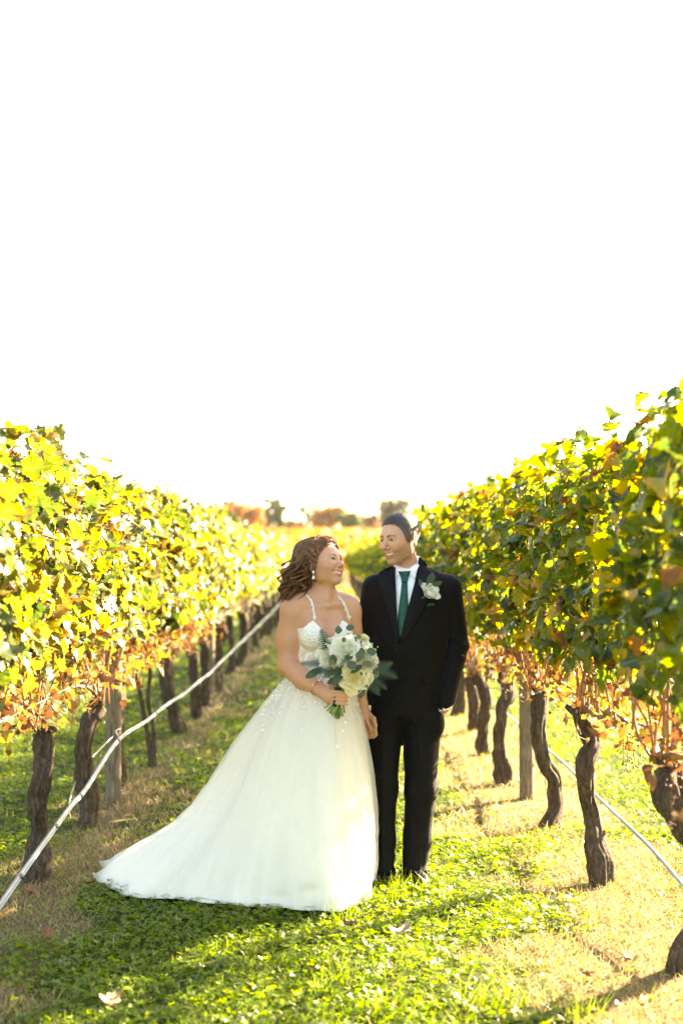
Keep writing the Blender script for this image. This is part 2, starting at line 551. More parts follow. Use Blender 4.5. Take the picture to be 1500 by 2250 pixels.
# ------------------------------------------------------------------ grapevines
def leaf_template(rich=True, seed=0):
    """lobed, toothed grape leaf, petiole at the origin, tip towards +y, unit length"""
    rng = np.random.default_rng(seed)
    if rich:
        half = [(0.10, -0.16), (0.30, -0.20), (0.47, -0.04), (0.45, 0.07), (0.57, 0.16), (0.55, 0.33), (0.47, 0.38), (0.43, 0.47), (0.41, 0.60), (0.26, 0.66), (0.20, 0.82)]
        mid = [(0, 0.0), (0, 0.28), (0, 0.62), (0, 1.0)]
    else:
        half = [(0.34, -0.16), (0.56, 0.22), (0.36, 0.46), (0.30, 0.68)]
        mid = [(0, 0.0), (0, 0.4), (0, 0.98)]
    half = np.array(half) + rng.normal(0, 0.018, (len(half), 2))
    own = [0, 0, 0, 1, 1, 1, 1, 2, 2, 2, 2] if rich else [0, 1, 1, 2]
    if rich:            # teeth: a notch between every two points of the outline
        h2, o2 = [], []
        for i in range(len(half)):
            h2.append(half[i]); o2.append(own[i])
            if i + 1 < len(half):
                md = (half[i] + half[i + 1]) / 2
                h2.append(md + (np.array([0, 0.3]) - md) * rng.uniform(0.08, 0.20)); o2.append(own[i])
        half, own = np.array(h2), o2
    V = [(x, y, 0) for x, y in mid]
    nm = len(V)
    R = list(range(nm, nm + len(half)))
    V += [(x, y, 0) for x, y in half]
    L = list(range(nm + len(half), nm + 2 * len(half)))
    V += [(-x * rng.uniform(0.92, 1.08), y, 0) for x, y in half]
    V = np.array(V)
    F = []
    def fan(side, flip):
        chain = side
        for i in range(len(chain) - 1):
            f = (mid_i := own[i], chain[i], chain[i + 1])
            F.append(f if not flip else f[::-1])
            if own[i + 1] != own[i]:
                g = (own[i], chain[i + 1], own[i + 1])
                F.append(g if not flip else g[::-1])
        f = (own[-1], chain[-1], nm - 1)
        if own[-1] != nm - 1:
            F.append(f if not flip else f[::-1])
    fan(R, False); fan(L, True)
    # cupped halves and ruffled edge
    V[:, 2] = 0.16 * np.abs(V[:, 0]) - 0.10 * V[:, 0] ** 2 + 0.05 * np.sin(V[:, 1] * 9 + seed) * np.abs(V[:, 0]) * 2 - 0.22 * np.clip(V[:, 1] - 0.3, 0, None) ** 2 + rng.normal(0, 0.025, len(V))
    return V, np.array(F)

LEAF_L = [(0.0, (0.0198, 0.0396, 0.0108)), (0.20, (0.0378, 0.0684, 0.0135)), (0.40, (0.0765, 0.1098, 0.0180)), (0.58, (0.1485, 0.1512, 0.0270)), (0.80, (0.2295, 0.1755, 0.0378)), (0.92, (0.2475, 0.1485, 0.0360)), (0.97, (0.1890, 0.0810, 0.0270)), (1.0, (0.0900, 0.0378, 0.0216))]
LEAF_R = [(0.0, (0.0249, 0.0484, 0.0152)), (0.25, (0.0457, 0.0830, 0.0125)), (0.48, (0.0935, 0.1315, 0.0111)), (0.70, (0.2076, 0.2007, 0.0125)), (0.88, (0.3184, 0.2353, 0.0167)), (0.95, (0.2076, 0.0830, 0.0346)), (1.0, (0.1107, 0.0380, 0.0346))]
DRY = [(0.0, (0.1013, 0.0405, 0.0203)), (0.5, (0.2228, 0.1013, 0.0355)), (0.85, (0.3645, 0.2025, 0.0506)), (1.0, (0.4556, 0.3443, 0.0506))]
M_leaf = {('L', 'o'): leaf_material('vine_leaf_yellow', LEAF_L, 'object', 0.50, 0.37, 1.3), ('L', 'a'): leaf_material('vine_leaf_yellow_mass', LEAF_L, 'attr', 0.50, 0.37, 1.3),
          ('R', 'o'): leaf_material('vine_leaf_green', LEAF_R, 'object', 0.56, 0.38, 1.5), ('R', 'a'): leaf_material('vine_leaf_green_mass', LEAF_R, 'attr', 0.56, 0.38, 1.5)}
M_dry = leaf_material('dried_leaf', DRY, 'attr', 0.4, 0.6, 1.2, spot=False)

def bark_material(name, c0, c1):
    m = NT(name)
    c = m.coord()
    st = m.n('ShaderNodeMapping', {'Vector': c, 'Scale': (1, 1, 0.13)}).outputs[0]
    f = m.noise(75, 5, 0.7, st, 0.6)
    g = m.noise(9, 3, 0.6, c)
    col = m.mix(m.math('MULTIPLY', g, 0.6), m.ramp(f, [(0.32, tuple(x * 0.35 for x in c0)), (0.5, c0), (0.72, c1)]), (0.05, 0.04, 0.03))
    return m.done(m.bsdf(col, 0.9, m.bump(f, 1.0, 0.012), **{'Specular IOR Level': 0.15}))
M_bark = bark_material('vine_bark', (0.080, 0.054, 0.036), (0.215, 0.155, 0.105))
M_cane = simple('vine_cane', (0.30, 0.13, 0.05), 0.55, 0.35, 8, 0.2)
M_twig = simple('young_stem', (0.16, 0.10, 0.06), 0.7, 0.3, 14, 0.3)

def trunk_mesh(name, path, radii, seed, knob=True):
    """gnarled, stringy trunk: rings pushed in and out along lengthwise ridges"""
    n = 64
    P = catmull(path, n)
    R = np.interp(np.linspace(0, 1, n), np.linspace(0, 1, len(radii)), radii)
    P += np.stack([vnoise(P, 11, seed), vnoise(P, 11, seed + 1), np.zeros(n)], -1) * 0.012
    sides = 32
    rng = np.random.default_rng(seed)
    ph = rng.uniform(0, 6.28, 4)
    def disp(t, a, p):
        r = 1 + 0.10 * np.sin(3 * a + ph[0] + t * 4) + 0.07 * np.sin(5 * a + ph[1] - t * 6) + 0.05 * np.sin(9 * a + ph[2] + t * 3)
        q = np.stack([np.cos(a) * 1.6, np.sin(a) * 1.6, np.full_like(a, p[2] * 9)], -1)
        r = r + 0.26 * vnoise(q, 1.4, seed + 5) + 0.17 * vnoise(q * np.array([2.8, 2.8, 0.9]), 1.5, seed + 7) + 0.09 * vnoise(q * np.array([5.5, 5.5, 1.5]), 1.6, seed + 11)
        if t > 0.86:
            r = r + 0.25 * vnoise(q * np.array([1, 1, 1.8]), 1.3, seed + 9)
        return r
    b = Bag()
    b.add(*tube(P, R, sides, True, 0.02, disp))
    if knob:
        for k in range(5):      # stubs of old spurs on the head
            a = rng.uniform(0, 6.28)
            q = P[-1 - rng.integers(0, 4)]
            d = np.array([math.cos(a), math.sin(a), rng.uniform(0.2, 1.1)])
            L = rng.uniform(0.03, 0.07)
            pts = np.array([q - d * 0.01, q + d * L * 0.5, q + d * L + np.array([0, 0, 0.01])]) 
            b.add(*tube(catmull(pts, 6), np.linspace(0.024, 0.014, 6) * rng.uniform(0.7, 1.1), 9, True, 0, lambda t, a, p: 1 + 0.2 * vnoise(np.stack([np.cos(a), np.sin(a), a * 0 + t * 3], -1), 1.7, seed + k)))
        for k in range(16):     # strips of loose bark
            i = rng.integers(3, n - 6)
            a = rng.uniform(0, 6.28)
            out = np.array([math.cos(a), math.sin(a), 0])
            base = P[i] + out * R[i] * 0.98
            l = rng.uniform(0.03, 0.09)
            side = np.array([-out[1], out[0], 0]) * rng.uniform(0.003, 0.007)
            e = base + np.array([0, 0, -l]) + out * rng.uniform(0.003, 0.02)
            b.add([base - side, base + side, (base + e) / 2 + side + out * 0.004, (base + e) / 2 - side + out * 0.004, e], [(0, 1, 2, 3), (3, 2, 4)])
    return b.mesh(name)

def canopy_points(rng, n, length=1.5, top=2.12, bot=1.13, half=0.27):
    """leaf positions in one vine's share of the hedge, local to the vine's foot, most of them near the outside"""
    y = rng.uniform(-length / 2 - 0.08, length / 2 + 0.08, n)
    u = rng.random(n) ** 0.92
    q = np.stack([y, np.zeros(n), np.zeros(n)], -1)
    tp = top + 0.09 * np.sin(y * 5 + rng.uniform(0, 6)) + 0.05 * np.sin(y * 13 + rng.uniform(0, 6))
    bt = bot + 0.08 * np.sin(y * 6 + rng.uniform(0, 6))
    z = bt + (tp - bt) * u
    w = half * np.clip(1.0 - 0.55 * np.clip((u - 0.72) / 0.28, 0, 1) ** 1.6 - 0.25 * np.clip((0.2 - u) / 0.2, 0, 1), 0.2, 1)
    side = np.where(rng.random(n) < 0.5, -1.0, 1.0)
    x = side * w * np.clip(rng.beta(3.2, 1.5, n) * 1.18, 0, 1.25)
    stray = rng.random(n) < 0.045           # shoots sticking out at the top
    z = np.where(stray, tp + rng.uniform(0, 0.10, n), z)
    x = np.where(stray, x * 0.5, x)
    nrm = np.stack([side * (1.0 - 0.35 * u), rng.normal(0, 0.55, n), 0.35 + 0.65 * u ** 3 + rng.normal(0, 0.45, n)], -1)
    nrm[:, 0] += rng.normal(0, 0.4, n)
    tip = np.stack([rng.normal(0, 0.45, n) + 0.2 * side, rng.normal(0, 0.6, n), -1.0 + rng.normal(0, 0.5, n)], -1)
    return np.stack([x, y, z], -1), nrm, tip

LEAF_T = [leaf_template(True, s) for s in range(6)]
LEAF_LO = leaf_template(False, 1)

def foliage_mesh(name, n, seed, rich, smin, smax, mean, top):
    rng = np.random.default_rng(seed)
    P, N, T = canopy_points(rng, n, top=top)
    R = basis(N, T)
    S = rng.uniform(smin, smax, n)
    P = P - R[:, :, 1] * (S * 0.35)[:, None]
    curl = np.stack([rng.normal(0.0, 0.75, n), rng.normal(-0.1, 0.5, n)], -1)
    Vs, Fs, Rs, off = [], [], [], 0
    if rich:
        grp = rng.integers(0, len(LEAF_T), n)
        for g, (TV, TF) in enumerate(LEAF_T):
            k = grp == g
            V, F = scatter(TV, TF, P[k], R[k], S[k], curl[k])
            Vs.append(V); Fs.append(F + off); off += len(V)
            Rs.append(np.repeat(leaf_rnd(rng, P[k], mean), len(TF)))
    else:
        TV, TF = LEAF_LO
        V, F = scatter(TV, TF, P, R, S, curl)
        Vs.append(V); Fs.append(F); Rs.append(np.repeat(leaf_rnd(rng, P, mean), len(TF)))
    me = mesh_from(name, np.concatenate(Vs), np.concatenate(Fs))
    face_attr(me, 'rnd', np.concatenate(Rs))
    return me

def leaf_rnd(rng, P, mean):
    h = np.clip((P[:, 2] - 1.0) / 1.15, 0, 1)
    return np.clip(rng.normal(mean, 0.22, len(P)) + 0.22 * np.clip(h - 0.75, 0, 1) + 0.35 * np.clip(0.18 - h, 0, 1), 0, 1)

def dried_mesh(name, seed, n=210):
    """shrivelled leaves, tendrils and empty bunch stalks in the fruit zone"""
    rng = np.random.default_rng(seed)
    P = np.stack([rng.normal(0, 0.11, n), rng.uniform(-0.75, 0.75, n), rng.beta(2, 2, n) * 0.34 + 0.76], -1)
    R = basis(rng.normal(0, 1, (n, 3)), rng.normal(0, 1, (n, 3)) + np.array([0, 0, -0.8]))
    S = rng.uniform(0.016, 0.050, n)
    TV, TF = LEAF_LO
    V, F = scatter(TV, TF, P, R, S, np.stack([rng.normal(1.2, 0.6, n), rng.normal(1.0, 0.8, n)], -1))
    R1 = np.repeat(rng.uniform(0, 1, n), len(TF))
    # stalks of the bunches
    Vs, Fs, Rs, off = [V], [F], [R1], len(V)
    for k in range(9):
        c = np.array([rng.normal(0, 0.08), rng.uniform(-0.7, 0.7), rng.uniform(0.82, 0.98)])
        for j in range(16):
            t = rng.random()
            a = c + np.array([rng.normal(0, 0.006), rng.normal(0, 0.006), -t * 0.13])
            e = a + np.array([rng.normal(0, 0.02), rng.normal(0, 0.02), rng.normal(-0.008, 0.012)])
            s = np.array([0.0016, 0.0016, 0])
            if j == 0:
                a, e = c, c + np.array([0, 0, -0.14])
            V2 = np.array([a - s, a + s, e + s, e - s])
            Vs.append(V2); Fs.append(np.array([[0, 1, 2], [0, 2, 3]]) + off); off += 4
            Rs.append(np.full(2, rng.uniform(0, 0.3)))
            if rng.random() < 0.8:
                d = 0.0048
                V3 = e + np.array([(d, 0, 0), (-d, 0, 0), (0, d, 0), (0, -d, 0), (0, 0, d), (0, 0, -d)])
                F3 = np.array([(0, 2, 4), (2, 1, 4), (1, 3, 4), (3, 0, 4), (2, 0, 5), (1, 2, 5), (3, 1, 5), (0, 3, 5)])
                Vs.append(V3); Fs.append(F3 + off); off += 6
                Rs.append(np.full(8, 0.02))
    me = mesh_from(name, np.concatenate(Vs), np.concatenate(Fs), smooth=False)
    face_attr(me, 'rnd', np.concatenate(Rs))
    return me

FOL = {}
CANOPY_TOP = {'L': 1.99, 'R': 2.03}
for side, mean, sd in (('L', 0.46, 100), ('R', 0.42, 200)):
    FOL[side, 'near'] = [foliage_mesh('vine_foliage_near', 760, sd + k, True, 0.055, 0.100, mean, CANOPY_TOP[side]) for k in range(3)]
    FOL[side, 'far'] = [foliage_mesh('vine_foliage_far', 900, sd + 20 + k, False, 0.062, 0.112, mean, CANOPY_TOP[side]) for k in range(3)]
    for f in FOL[side, 'near'] + FOL[side, 'far']:
        f.materials.append(M_leaf[side, 'a'])
DRIED = [dried_mesh('dried_leaves', 300 + k) for k in range(3)]
for d in DRIED:
    d.materials.append(M_dry)
LEAF_ME = {}
for side in 'LR':
    LEAF_ME[side] = []
    for k, (TV, TF) in enumerate(LEAF_T):
        for c, (cx, cy) in enumerate(((0.0, -0.15), (1.2, -0.6), (-0.9, 0.5), (0.5, 0.9))):
            V = TV.copy(); V[:, 2] += cx * V[:, 0] ** 2 + cy * V[:, 1] ** 2
            me = mesh_from('vine_leaf', V, TF)
            me.materials.append(M_leaf[side, 'o'])
            LEAF_ME[side].append(me)
CANE_ME = []
for k in range(6):
    rng = np.random.default_rng(500 + k)
    pts = [(0, 0, 0)]
    for j in range(6):
        q = np.array(pts[-1]) + np.array([rng.normal(0, 0.018), rng.normal(0, 0.03), 0.13])
        pts.append(tuple(q))
    P = catmull(pts, 20)
    me = mesh_from('vine_cane', *tube(P, np.linspace(0.0058, 0.003, 20), 6))
    me.materials.append(M_cane)
    CANE_ME.append(me)

def mat_rot(R, loc, s):
    M = Matrix.Identity(4)
    for i in range(3):
        for j in range(3):
            M[i][j] = R[i, j] * s
        M[i][3] = loc[i]
    return M

def make_vine(side, Y, X, trunk, label, group, leaves, seed, detail=True, canes=17):
    rng = np.random.default_rng(seed)
    z0 = float(ground_z(X, Y))
    t = thing('grapevine', label, 'grapevine', (X, Y, z0), group)
    tr = ob('trunk', trunk, M_bark, t)
    fol = FOL[side, 'near' if detail else 'far'][seed % 3]
    f = ob('foliage', fol, None, t)
    f['kind'] = 'stuff'
    if seed % 2:
        f.scale = (-1, -1, 1)
    f.location.z = rng.uniform(-0.05, 0.05)
    head = max((v.co for v in trunk.vertices), key=lambda c: c.z)
    if detail:
        d = ob('dried_leaves', DRIED[seed % 3], None, t); d['kind'] = 'stuff'
    for k in range(canes):
        c = ob('cane', CANE_ME[rng.integers(0, 6)], None, t)
        sp = rng.uniform(-0.09, 0.09) if k < 10 else rng.uniform(-0.6, 0.6)
        c.location = (head.x * 0.8 + rng.normal(0, 0.03), head.y + sp, (head.z - 0.05) if k < 10 else rng.uniform(0.82, 0.9))
        c.rotation_euler = (rng.normal(0, 0.18), rng.normal(0, 0.12), rng.uniform(0, 6.28))
    if canes > 4:        # the arms laid along the lowest wire
        for s in (-1, 1):
            P = catmull([(head.x, head.y, head.z - 0.03), (head.x * 0.5, head.y + s * 0.14, 0.84), (0, s * 0.42, 0.88), (0, s * 0.74, 0.87)], 18)
            P += np.stack([rng.normal(0, 0.004, 18), np.zeros(18), rng.normal(0, 0.005, 18)], -1)
            ob('arm', mesh_from('vine_arm', *tube(P, np.linspace(0.013, 0.007, 18), 7)), M_twig, t)
    if leaves:
        P, N, T = canopy_points(rng, leaves, top=CANOPY_TOP[side])
        toward = -1.0 if side == 'R' else 1.0       # the leaves that show face the aisle
        flip = (P[:, 0] * toward < 0) & (rng.random(leaves) < 0.85)
        P[flip, 0] *= -1; N[flip, 0] *= -1
        P[:, 0] *= 1.06
        P[:, 2] = np.minimum(P[:, 2], CANOPY_TOP[side] + 0.10)
        R = basis(N, T)
        for i in range(leaves):
            s = rng.uniform(0.058, 0.110)
            l = ob('leaf', LEAF_ME[side][rng.integers(0, len(LEAF_ME[side]))], None, t)
            l.matrix_local = mat_rot(R[i], P[i] - R[i][:, 1] * s * 0.35, s)
    return t

def px_trunk(Y, X, pts, rad, seed, name='vine_trunk'):
    """trunk whose middle line follows the photograph at its own distance, in the vine's own frame"""
    z0 = float(ground_z(X, Y))
    path = []
    for k, (px, py) in enumerate(pts):
        q = at(px, py, Y) - np.array([X, Y, z0])
        q[1] += 0.05 * math.sin(k * 1.7 + seed)
        path.append(q)
    path[0][2] = -0.05
    return trunk_mesh(name, path, [0.78 * r * Y / FPX for r in rad], seed)

def plain_trunk(seed, name='vine_trunk'):
    rng = np.random.default_rng(seed)
    lean = rng.uniform(-0.12, 0.12)
    pts = [(0, 0, -0.05)] + [(rng.normal(0, 0.025) + 0.02, lean * h + rng.normal(0, 0.03), h) for h in (0.08, 0.25, 0.45, 0.62, 0.8)]
    return trunk_mesh(name, pts, [0.070, 0.066, 0.042, 0.040, 0.046, 0.052], seed)
PLAIN = [plain_trunk(700 + k) for k in range(5)]

near_right = [
    (3.95, RX_R, None, None, 'grapevine closest to the camera at the right edge, only its leaves in view', 160),
    (5.44, 1.335, [(1495, 2135), (1492, 2085), (1575, 2000), (1570, 1900), (1508, 1815), (1470, 1745), (1470, 1700)], [36, 32, 36, 38, 44, 50, 40],
     'thick dark grapevine trunk cut by the right edge of the picture', 300),
    (6.97, 1.30, [(1312, 1942), (1316, 1885), (1302, 1800), (1286, 1725), (1284, 1668), (1303, 1632), (1286, 1590), (1268, 1562)], [34, 33, 21, 22, 26, 24, 22, 20],
     'grapevine with bulbous foot and bent neck, right of the groom in dry grass', 300),
    (8.42, 1.287, [(1200, 1820), (1222, 1782), (1216, 1722), (1190, 1660), (1178, 1600), (1188, 1530)], [27, 22, 17, 19, 21, 21],
     'slim leaning grapevine with its foot turned left, just right of the grey post', 300),
    (9.99, 1.235, [(1108, 1728), (1104, 1692), (1094, 1630), (1098, 1570), (1112, 1522), (1106, 1490)], [25, 24, 15, 15, 20, 17],
     'grapevine with a knobbly head and swollen foot, left of the grey post on the right', 260),
    (11.5, 1.225, [(1062, 1662), (1062, 1610), (1066, 1540), (1052, 1485)], [20, 15, 15, 17], 'second grapevine behind the grey post in the right-hand row', 200),
    (13.1, 1.28, [(1036, 1612), (1040, 1570), (1030, 1490)], [16, 14, 15], 'third grapevine behind the grey post, close to the pocketed elbow of the groom', 120)]
for k, (Y, X, pts, rad, label, nl) in enumerate(near_right):
    tm = px_trunk(Y, X, pts, rad, 40 + k) if pts else PLAIN[k % 5]
    make_vine('R', Y, X, tm, label, 'vines of the right-hand row', nl, 1000 + k)
near_left = [
    (5.5, RX_L, None, None, 'yellow-leaved grapevine at the left edge with its trunk outside the picture', 160),
    (7.02, -1.46, [(76, 1930), (84, 1880), (84, 1830), (86, 1760), (100, 1710), (98, 1660), (92, 1612)], [40, 32, 25, 26, 24, 24, 27],
     'dark gnarled grapevine with a flared foot behind the silver pipe, leftmost trunk in view', 300),
    (8.42, -1.445, [(196, 1816), (194, 1770), (188, 1700), (184, 1640), (196, 1590), (214, 1555)], [25, 27, 25, 23, 22, 20],
     'stout hollow-topped grapevine just left of the grey wooden post', 300),
    (9.79, -1.445, [(262, 1738), (264, 1690), (256, 1640), (262, 1560), (258, 1510)], [22, 19, 18, 17, 18],
     'grapevine half hidden behind the grey wooden post in the left-hand row', 260),
    (12.9, -1.37, [(396, 1618), (384, 1575), (370, 1520), (364, 1470), (368, 1440)], [20, 17, 17, 18, 19],
     'dark grapevine leaning left, between the thin young vine and the short post', 200),
    (14.16, -1.37, [(428, 1582), (432, 1535), (426, 1480), (424, 1440)], [16, 13, 13, 15], 'slim dark grapevine to the left of the short square post of the left row', 120)]
for k, (Y, X, pts, rad, label, nl) in enumerate(near_left):
    tm = px_trunk(Y, X, pts, rad, 60 + k) if pts else PLAIN[k % 5]
    make_vine('L', Y, X, tm, label, 'vines of the left-hand row', nl, 1100 + k)
# young replanted vine with two thin stems
yv = Bag()
YV = (-1.38, 10.85)
for pts in ([(330, 1690), (330, 1650), (316, 1570), (308, 1520), (300, 1480), (304, 1430)], [(338, 1688), (338, 1600), (326, 1540), (330, 1470), (318, 1400)]):
    P = np.array([at(a, b, YV[1]) - np.array([YV[0], YV[1], 0]) for a, b in pts])
    yv.add(*tube(catmull(P, 24), np.linspace(0.022, 0.012, 24), 8, True, 0, lambda t, a, p: 1 + 0.2 * vnoise(np.stack([np.cos(a), np.sin(a), a * 0 + p[2] * 20], -1), 1.5, 3)))
make_vine('L', YV[1], YV[0], yv.mesh('young_trunk'), 'young grapevine with two thin dark stems behind the sagging pipe', 'vines of the left-hand row', 200, 1190, canes=4)
ORD = 'first second third fourth fifth sixth seventh eighth ninth tenth eleventh twelfth thirteenth fourteenth fifteenth sixteenth'.split()
for side, X, y0, gl in (('R', RX_R, 14.6, 'right-hand'), ('L', RX_L, 15.65, 'left-hand')):
    k = 0
    Y = y0
    while Y < 96:
        mid = Y < 30
        if mid:
            lab = '%s grapevine behind the %s in the %s row' % (ORD[k + (3 if side == 'R' else 2)], 'grey post' if side == 'R' else 'thin young vine', gl)
        else:
            lab = 'grapevine far down the %s row, blurred to a band of yellow' % gl
        make_vine(side, Y, X + 0.06 * math.sin(k * 2.1), PLAIN[k % 5], lab, ('middle' if mid else 'distant') + ' vines of the %s row' % gl, 0, 2000 + k + (500 if side == 'R' else 0), False, 7 if mid else 0)
        k += 1
        Y += 1.5
k, Y = 0, 9.0
while Y < 60:     # the next row over, glimpsed under the left canopy
    make_vine('L', Y, RX_L - 2.75, PLAIN[(k + 2) % 5], 'grapevine of the next row over, glimpsed beneath the left canopy', 'vines of the next row on the left', 0, 3000 + k, False, 4 if Y < 24 else 0)
    k += 1
    Y += 1.5

# ------------------------------------------------------------------ posts, wires and pipes
M_post = bark_material('weathered_post', (0.23, 0.185, 0.125), (0.36, 0.30, 0.21))
def post(X, Y, h, r, label, group, lean=0.0):
    z0 = float(ground_z(X, Y))
    P = np.array([(0, 0, -0.1), (lean * 0.3, 0, h * 0.3), (lean * 0.6, 0, h * 0.6), (lean, 0, h * 0.985), (lean, 0, h)])
    P = catmull(P, 16)
    R = np.full(16, r); R[-1] = r * 0.9
    me = mesh_from('post', *tube(P, R, 18, True, 0, lambda t, a, p: 1 + 0.035 * vnoise(np.stack([np.cos(a) * 2, np.sin(a) * 2, a * 0 + t], -1), 2.0, int(Y * 10)) + 0.015 * np.sin(7 * a)))
    o = ob('trellis_post', me, M_post)
    o.location = (X, Y, z0)
    tag(o, label, 'post', group)
post(-1.40, 9.15, 1.95, 0.052, 'round grey wooden post behind the pipe tie in the left row', 'trellis posts', 0.01)
post(1.285, 9.35, 1.95, 0.048, 'round grey wooden post standing in dry grass in the right row', 'trellis posts', -0.01)
post(-1.42, 16.7, 1.05, 0.055, 'short post with a flat sunlit top in the left row', 'trellis posts')
for Y in (24, 31.5, 39):
    post(RX_L, Y, 1.9, 0.05, 'distant wooden post lost among the left-hand vines', 'distant posts of the left row')
for Y in (17, 24.5, 32, 39.5):
    post(RX_R, Y, 1.9, 0.05, 'distant wooden post lost among the right-hand vines', 'distant posts of the right row')
M_wire = simple('galvanised_wire', (0.45, 0.45, 0.44), 0.35, 0.1, 30, 0, **{'Metallic': 0.9})
for X, nm in ((RX_L, 'left-hand'), (RX_R, 'right-hand')):
    for h, hw in ((0.88, 'lowest'), (1.3, 'middle'), (1.75, 'upper')):
        ys = np.linspace(2.5, 70, 60)
        P = np.stack([np.full(60, X + 0.012), ys, np.full(60, h) + 0.01 * np.sin(ys * 0.85)], -1)
        tag(ob('trellis_wire', mesh_from('trellis_wire', *tube(P, np.full(60, 0.0019), 5)), M_wire), '%s galvanised trellis wire running through the %s vine row' % (hw, nm), 'wire', 'trellis wires')

M_pipe = simple('silver_pipe', (0.30, 0.31, 0.32), 0.42, 0.12, 6, 0.08, **{'Metallic': 0.75})
M_pipe2 = simple('grey_blue_pipe', (0.24, 0.27, 0.31), 0.4, 0.15, 6, 0.08, **{'Metallic': 0.3})
M_band = simple('dark_band', (0.035, 0.035, 0.04), 0.5, 0.2)
def drip_pipe(pts, r, mat, label, joints):
    t = thing('irrigation_pipe', label, 'pipe', tuple(pts[0]), 'irrigation pipes')
    o = np.array(pts[0])
    P = catmull(np.array(pts) - o, 150)
    P[:, 2] += 0.006 * np.sin(P[:, 1] * 2.3)
    ob('hose', mesh_from('hose', *tube(P, np.full(150, r), 10)), mat, t)
    P2 = P + np.array([0.008, 0, -0.008])
    ob('feed_line', mesh_from('feed_line', *tube(P2, np.full(150, r * 0.55), 8)), mat, t)
    for y in joints:
        i = int(np.argmin(np.abs(P[:, 1] + o[1] - y)))
        d = P[min(i + 1, 149)] - P[i - 1]; d /= np.linalg.norm(d)
        c = P[i] + np.array([0.003, 0, -0.003])
        ob('clamp', mesh_from('clamp', *tube(np.array([c - d * 0.022, c - d * 0.012, c + d * 0.012, c + d * 0.022]), [r * 1.15, r * 1.35, r * 1.35, r * 1.15], 10)), M_band, t)
    return t
LP = [at(-60, 2065, 5.2), at(0, 1990, 5.6), at(150, 1775, 7.05), at(185, 1735, 7.5), at(262, 1625, 8.75), at(330, 1575, 10.2), at(450, 1487, 14.7), at(520, 1420, 19.6), at(570, 1372, 26), at(620, 1322, 38), at(655, 1288, 60)]
drip_pipe(LP, 0.0085, M_pipe, 'silver irrigation pipe slung along the left vine row in front of the trunks', (5.95, 6.7, 7.4, 8.72, 10.6, 12.2))
RP = [at(1560, 2010, 5.5), at(1500, 1948, 5.9), at(1380, 1815, 6.9), at(1200, 1645, 9.6), at(1100, 1560, 12.2), at(1020, 1492, 15.5), at(950, 1430, 21), at(880, 1366, 30)]
drip_pipe(RP, 0.0085, M_pipe2, 'blue-grey irrigation pipe behind the trunks of the right vine row', (6.3, 7.6, 9.0, 11))
# wire tie holding the left pipe to its post
tie = at(262, 1625, 8.75)
P = catmull([tie + np.array([0, 0, 0.012]), tie + np.array([-0.05, 0.2, 0.03]), (-1.34, 9.09, tie[2] + 0.02), (-1.40, 9.08, tie[2] - 0.03), (-1.50, 8.6, tie[2] - 0.16), (-1.47, 8.0, tie[2] - 0.27), at(190, 1728, 7.55)], 40)
tag(ob('wire_tie', mesh_from('wire_tie', *tube(P, np.full(40, 0.004), 6)), M_wire), 'thin wire tie looping from the silver pipe round the grey post', 'wire')

# ------------------------------------------------------------------ fallen leaves, one by one
M_fallen = simple('fallen_leaf_brown', (0.27, 0.13, 0.06), 0.7, 0.35, 25, 0.3)
M_fallen2 = simple('fallen_leaf_tan', (0.42, 0.30, 0.18), 0.7, 0.3, 25, 0.3)
M_fallen3 = simple('fallen_leaf_red', (0.20, 0.075, 0.03), 0.7, 0.35, 25, 0.3)
for k, (px, py, s, mat, label) in enumerate((
        (770, 2056, 0.075, M_fallen3, 'red-brown fallen leaf in the shadow streak below the bridal hem'),
        (880, 2086, 0.10, M_fallen2, 'large curled tan leaf lying on the sunny clover'),
        (243, 2238, 0.085, M_fallen, 'brown fallen leaf at the bottom edge, towards the left'),
        (100, 2082, 0.075, M_fallen3, 'rust-coloured fallen leaf on the dark clover at lower left'),
        (68, 1982, 0.07, M_fallen, 'brown fallen leaf in dry grass below the end of the silver pipe'),
        (865, 2245, 0.05, M_fallen3, 'small red fallen leaf at the bottom edge near the middle'),
        (1290, 2180, 0.06, M_fallen, 'small brown leaf in the grass at lower right'),
        (1385, 2140, 0.07, M_fallen2, 'tan leaf in the dry grass near the rightmost trunk'),
        (200, 1965, 0.06, M_fallen3, 'small reddish leaf between the pipe and the train of the dress'))):
    Y = CAMH * FPX / (py - VY)
    X = (px - VX) * Y / FPX
    V, F = LEAF_T[k % 6]
    V = V.copy(); V[:, 1] -= 0.3
    V[:, 2] += 1.1 * V[:, 0] ** 2 + 0.7 * V[:, 1] ** 2 + 0.12 * np.sin(V[:, 0] * 9 + k)
    o = ob('fallen_leaf', mesh_from('fallen_leaf', V * s * 0.85, F), mat)
    o.location = (X, Y, float(ground_z(X, Y)) + 0.052)
    o.rotation_euler = (random.uniform(-0.4, 0.5), random.uniform(-0.4, 0.4), random.uniform(0, 6.28))
    tag(o, label, 'leaf', 'fallen leaves')

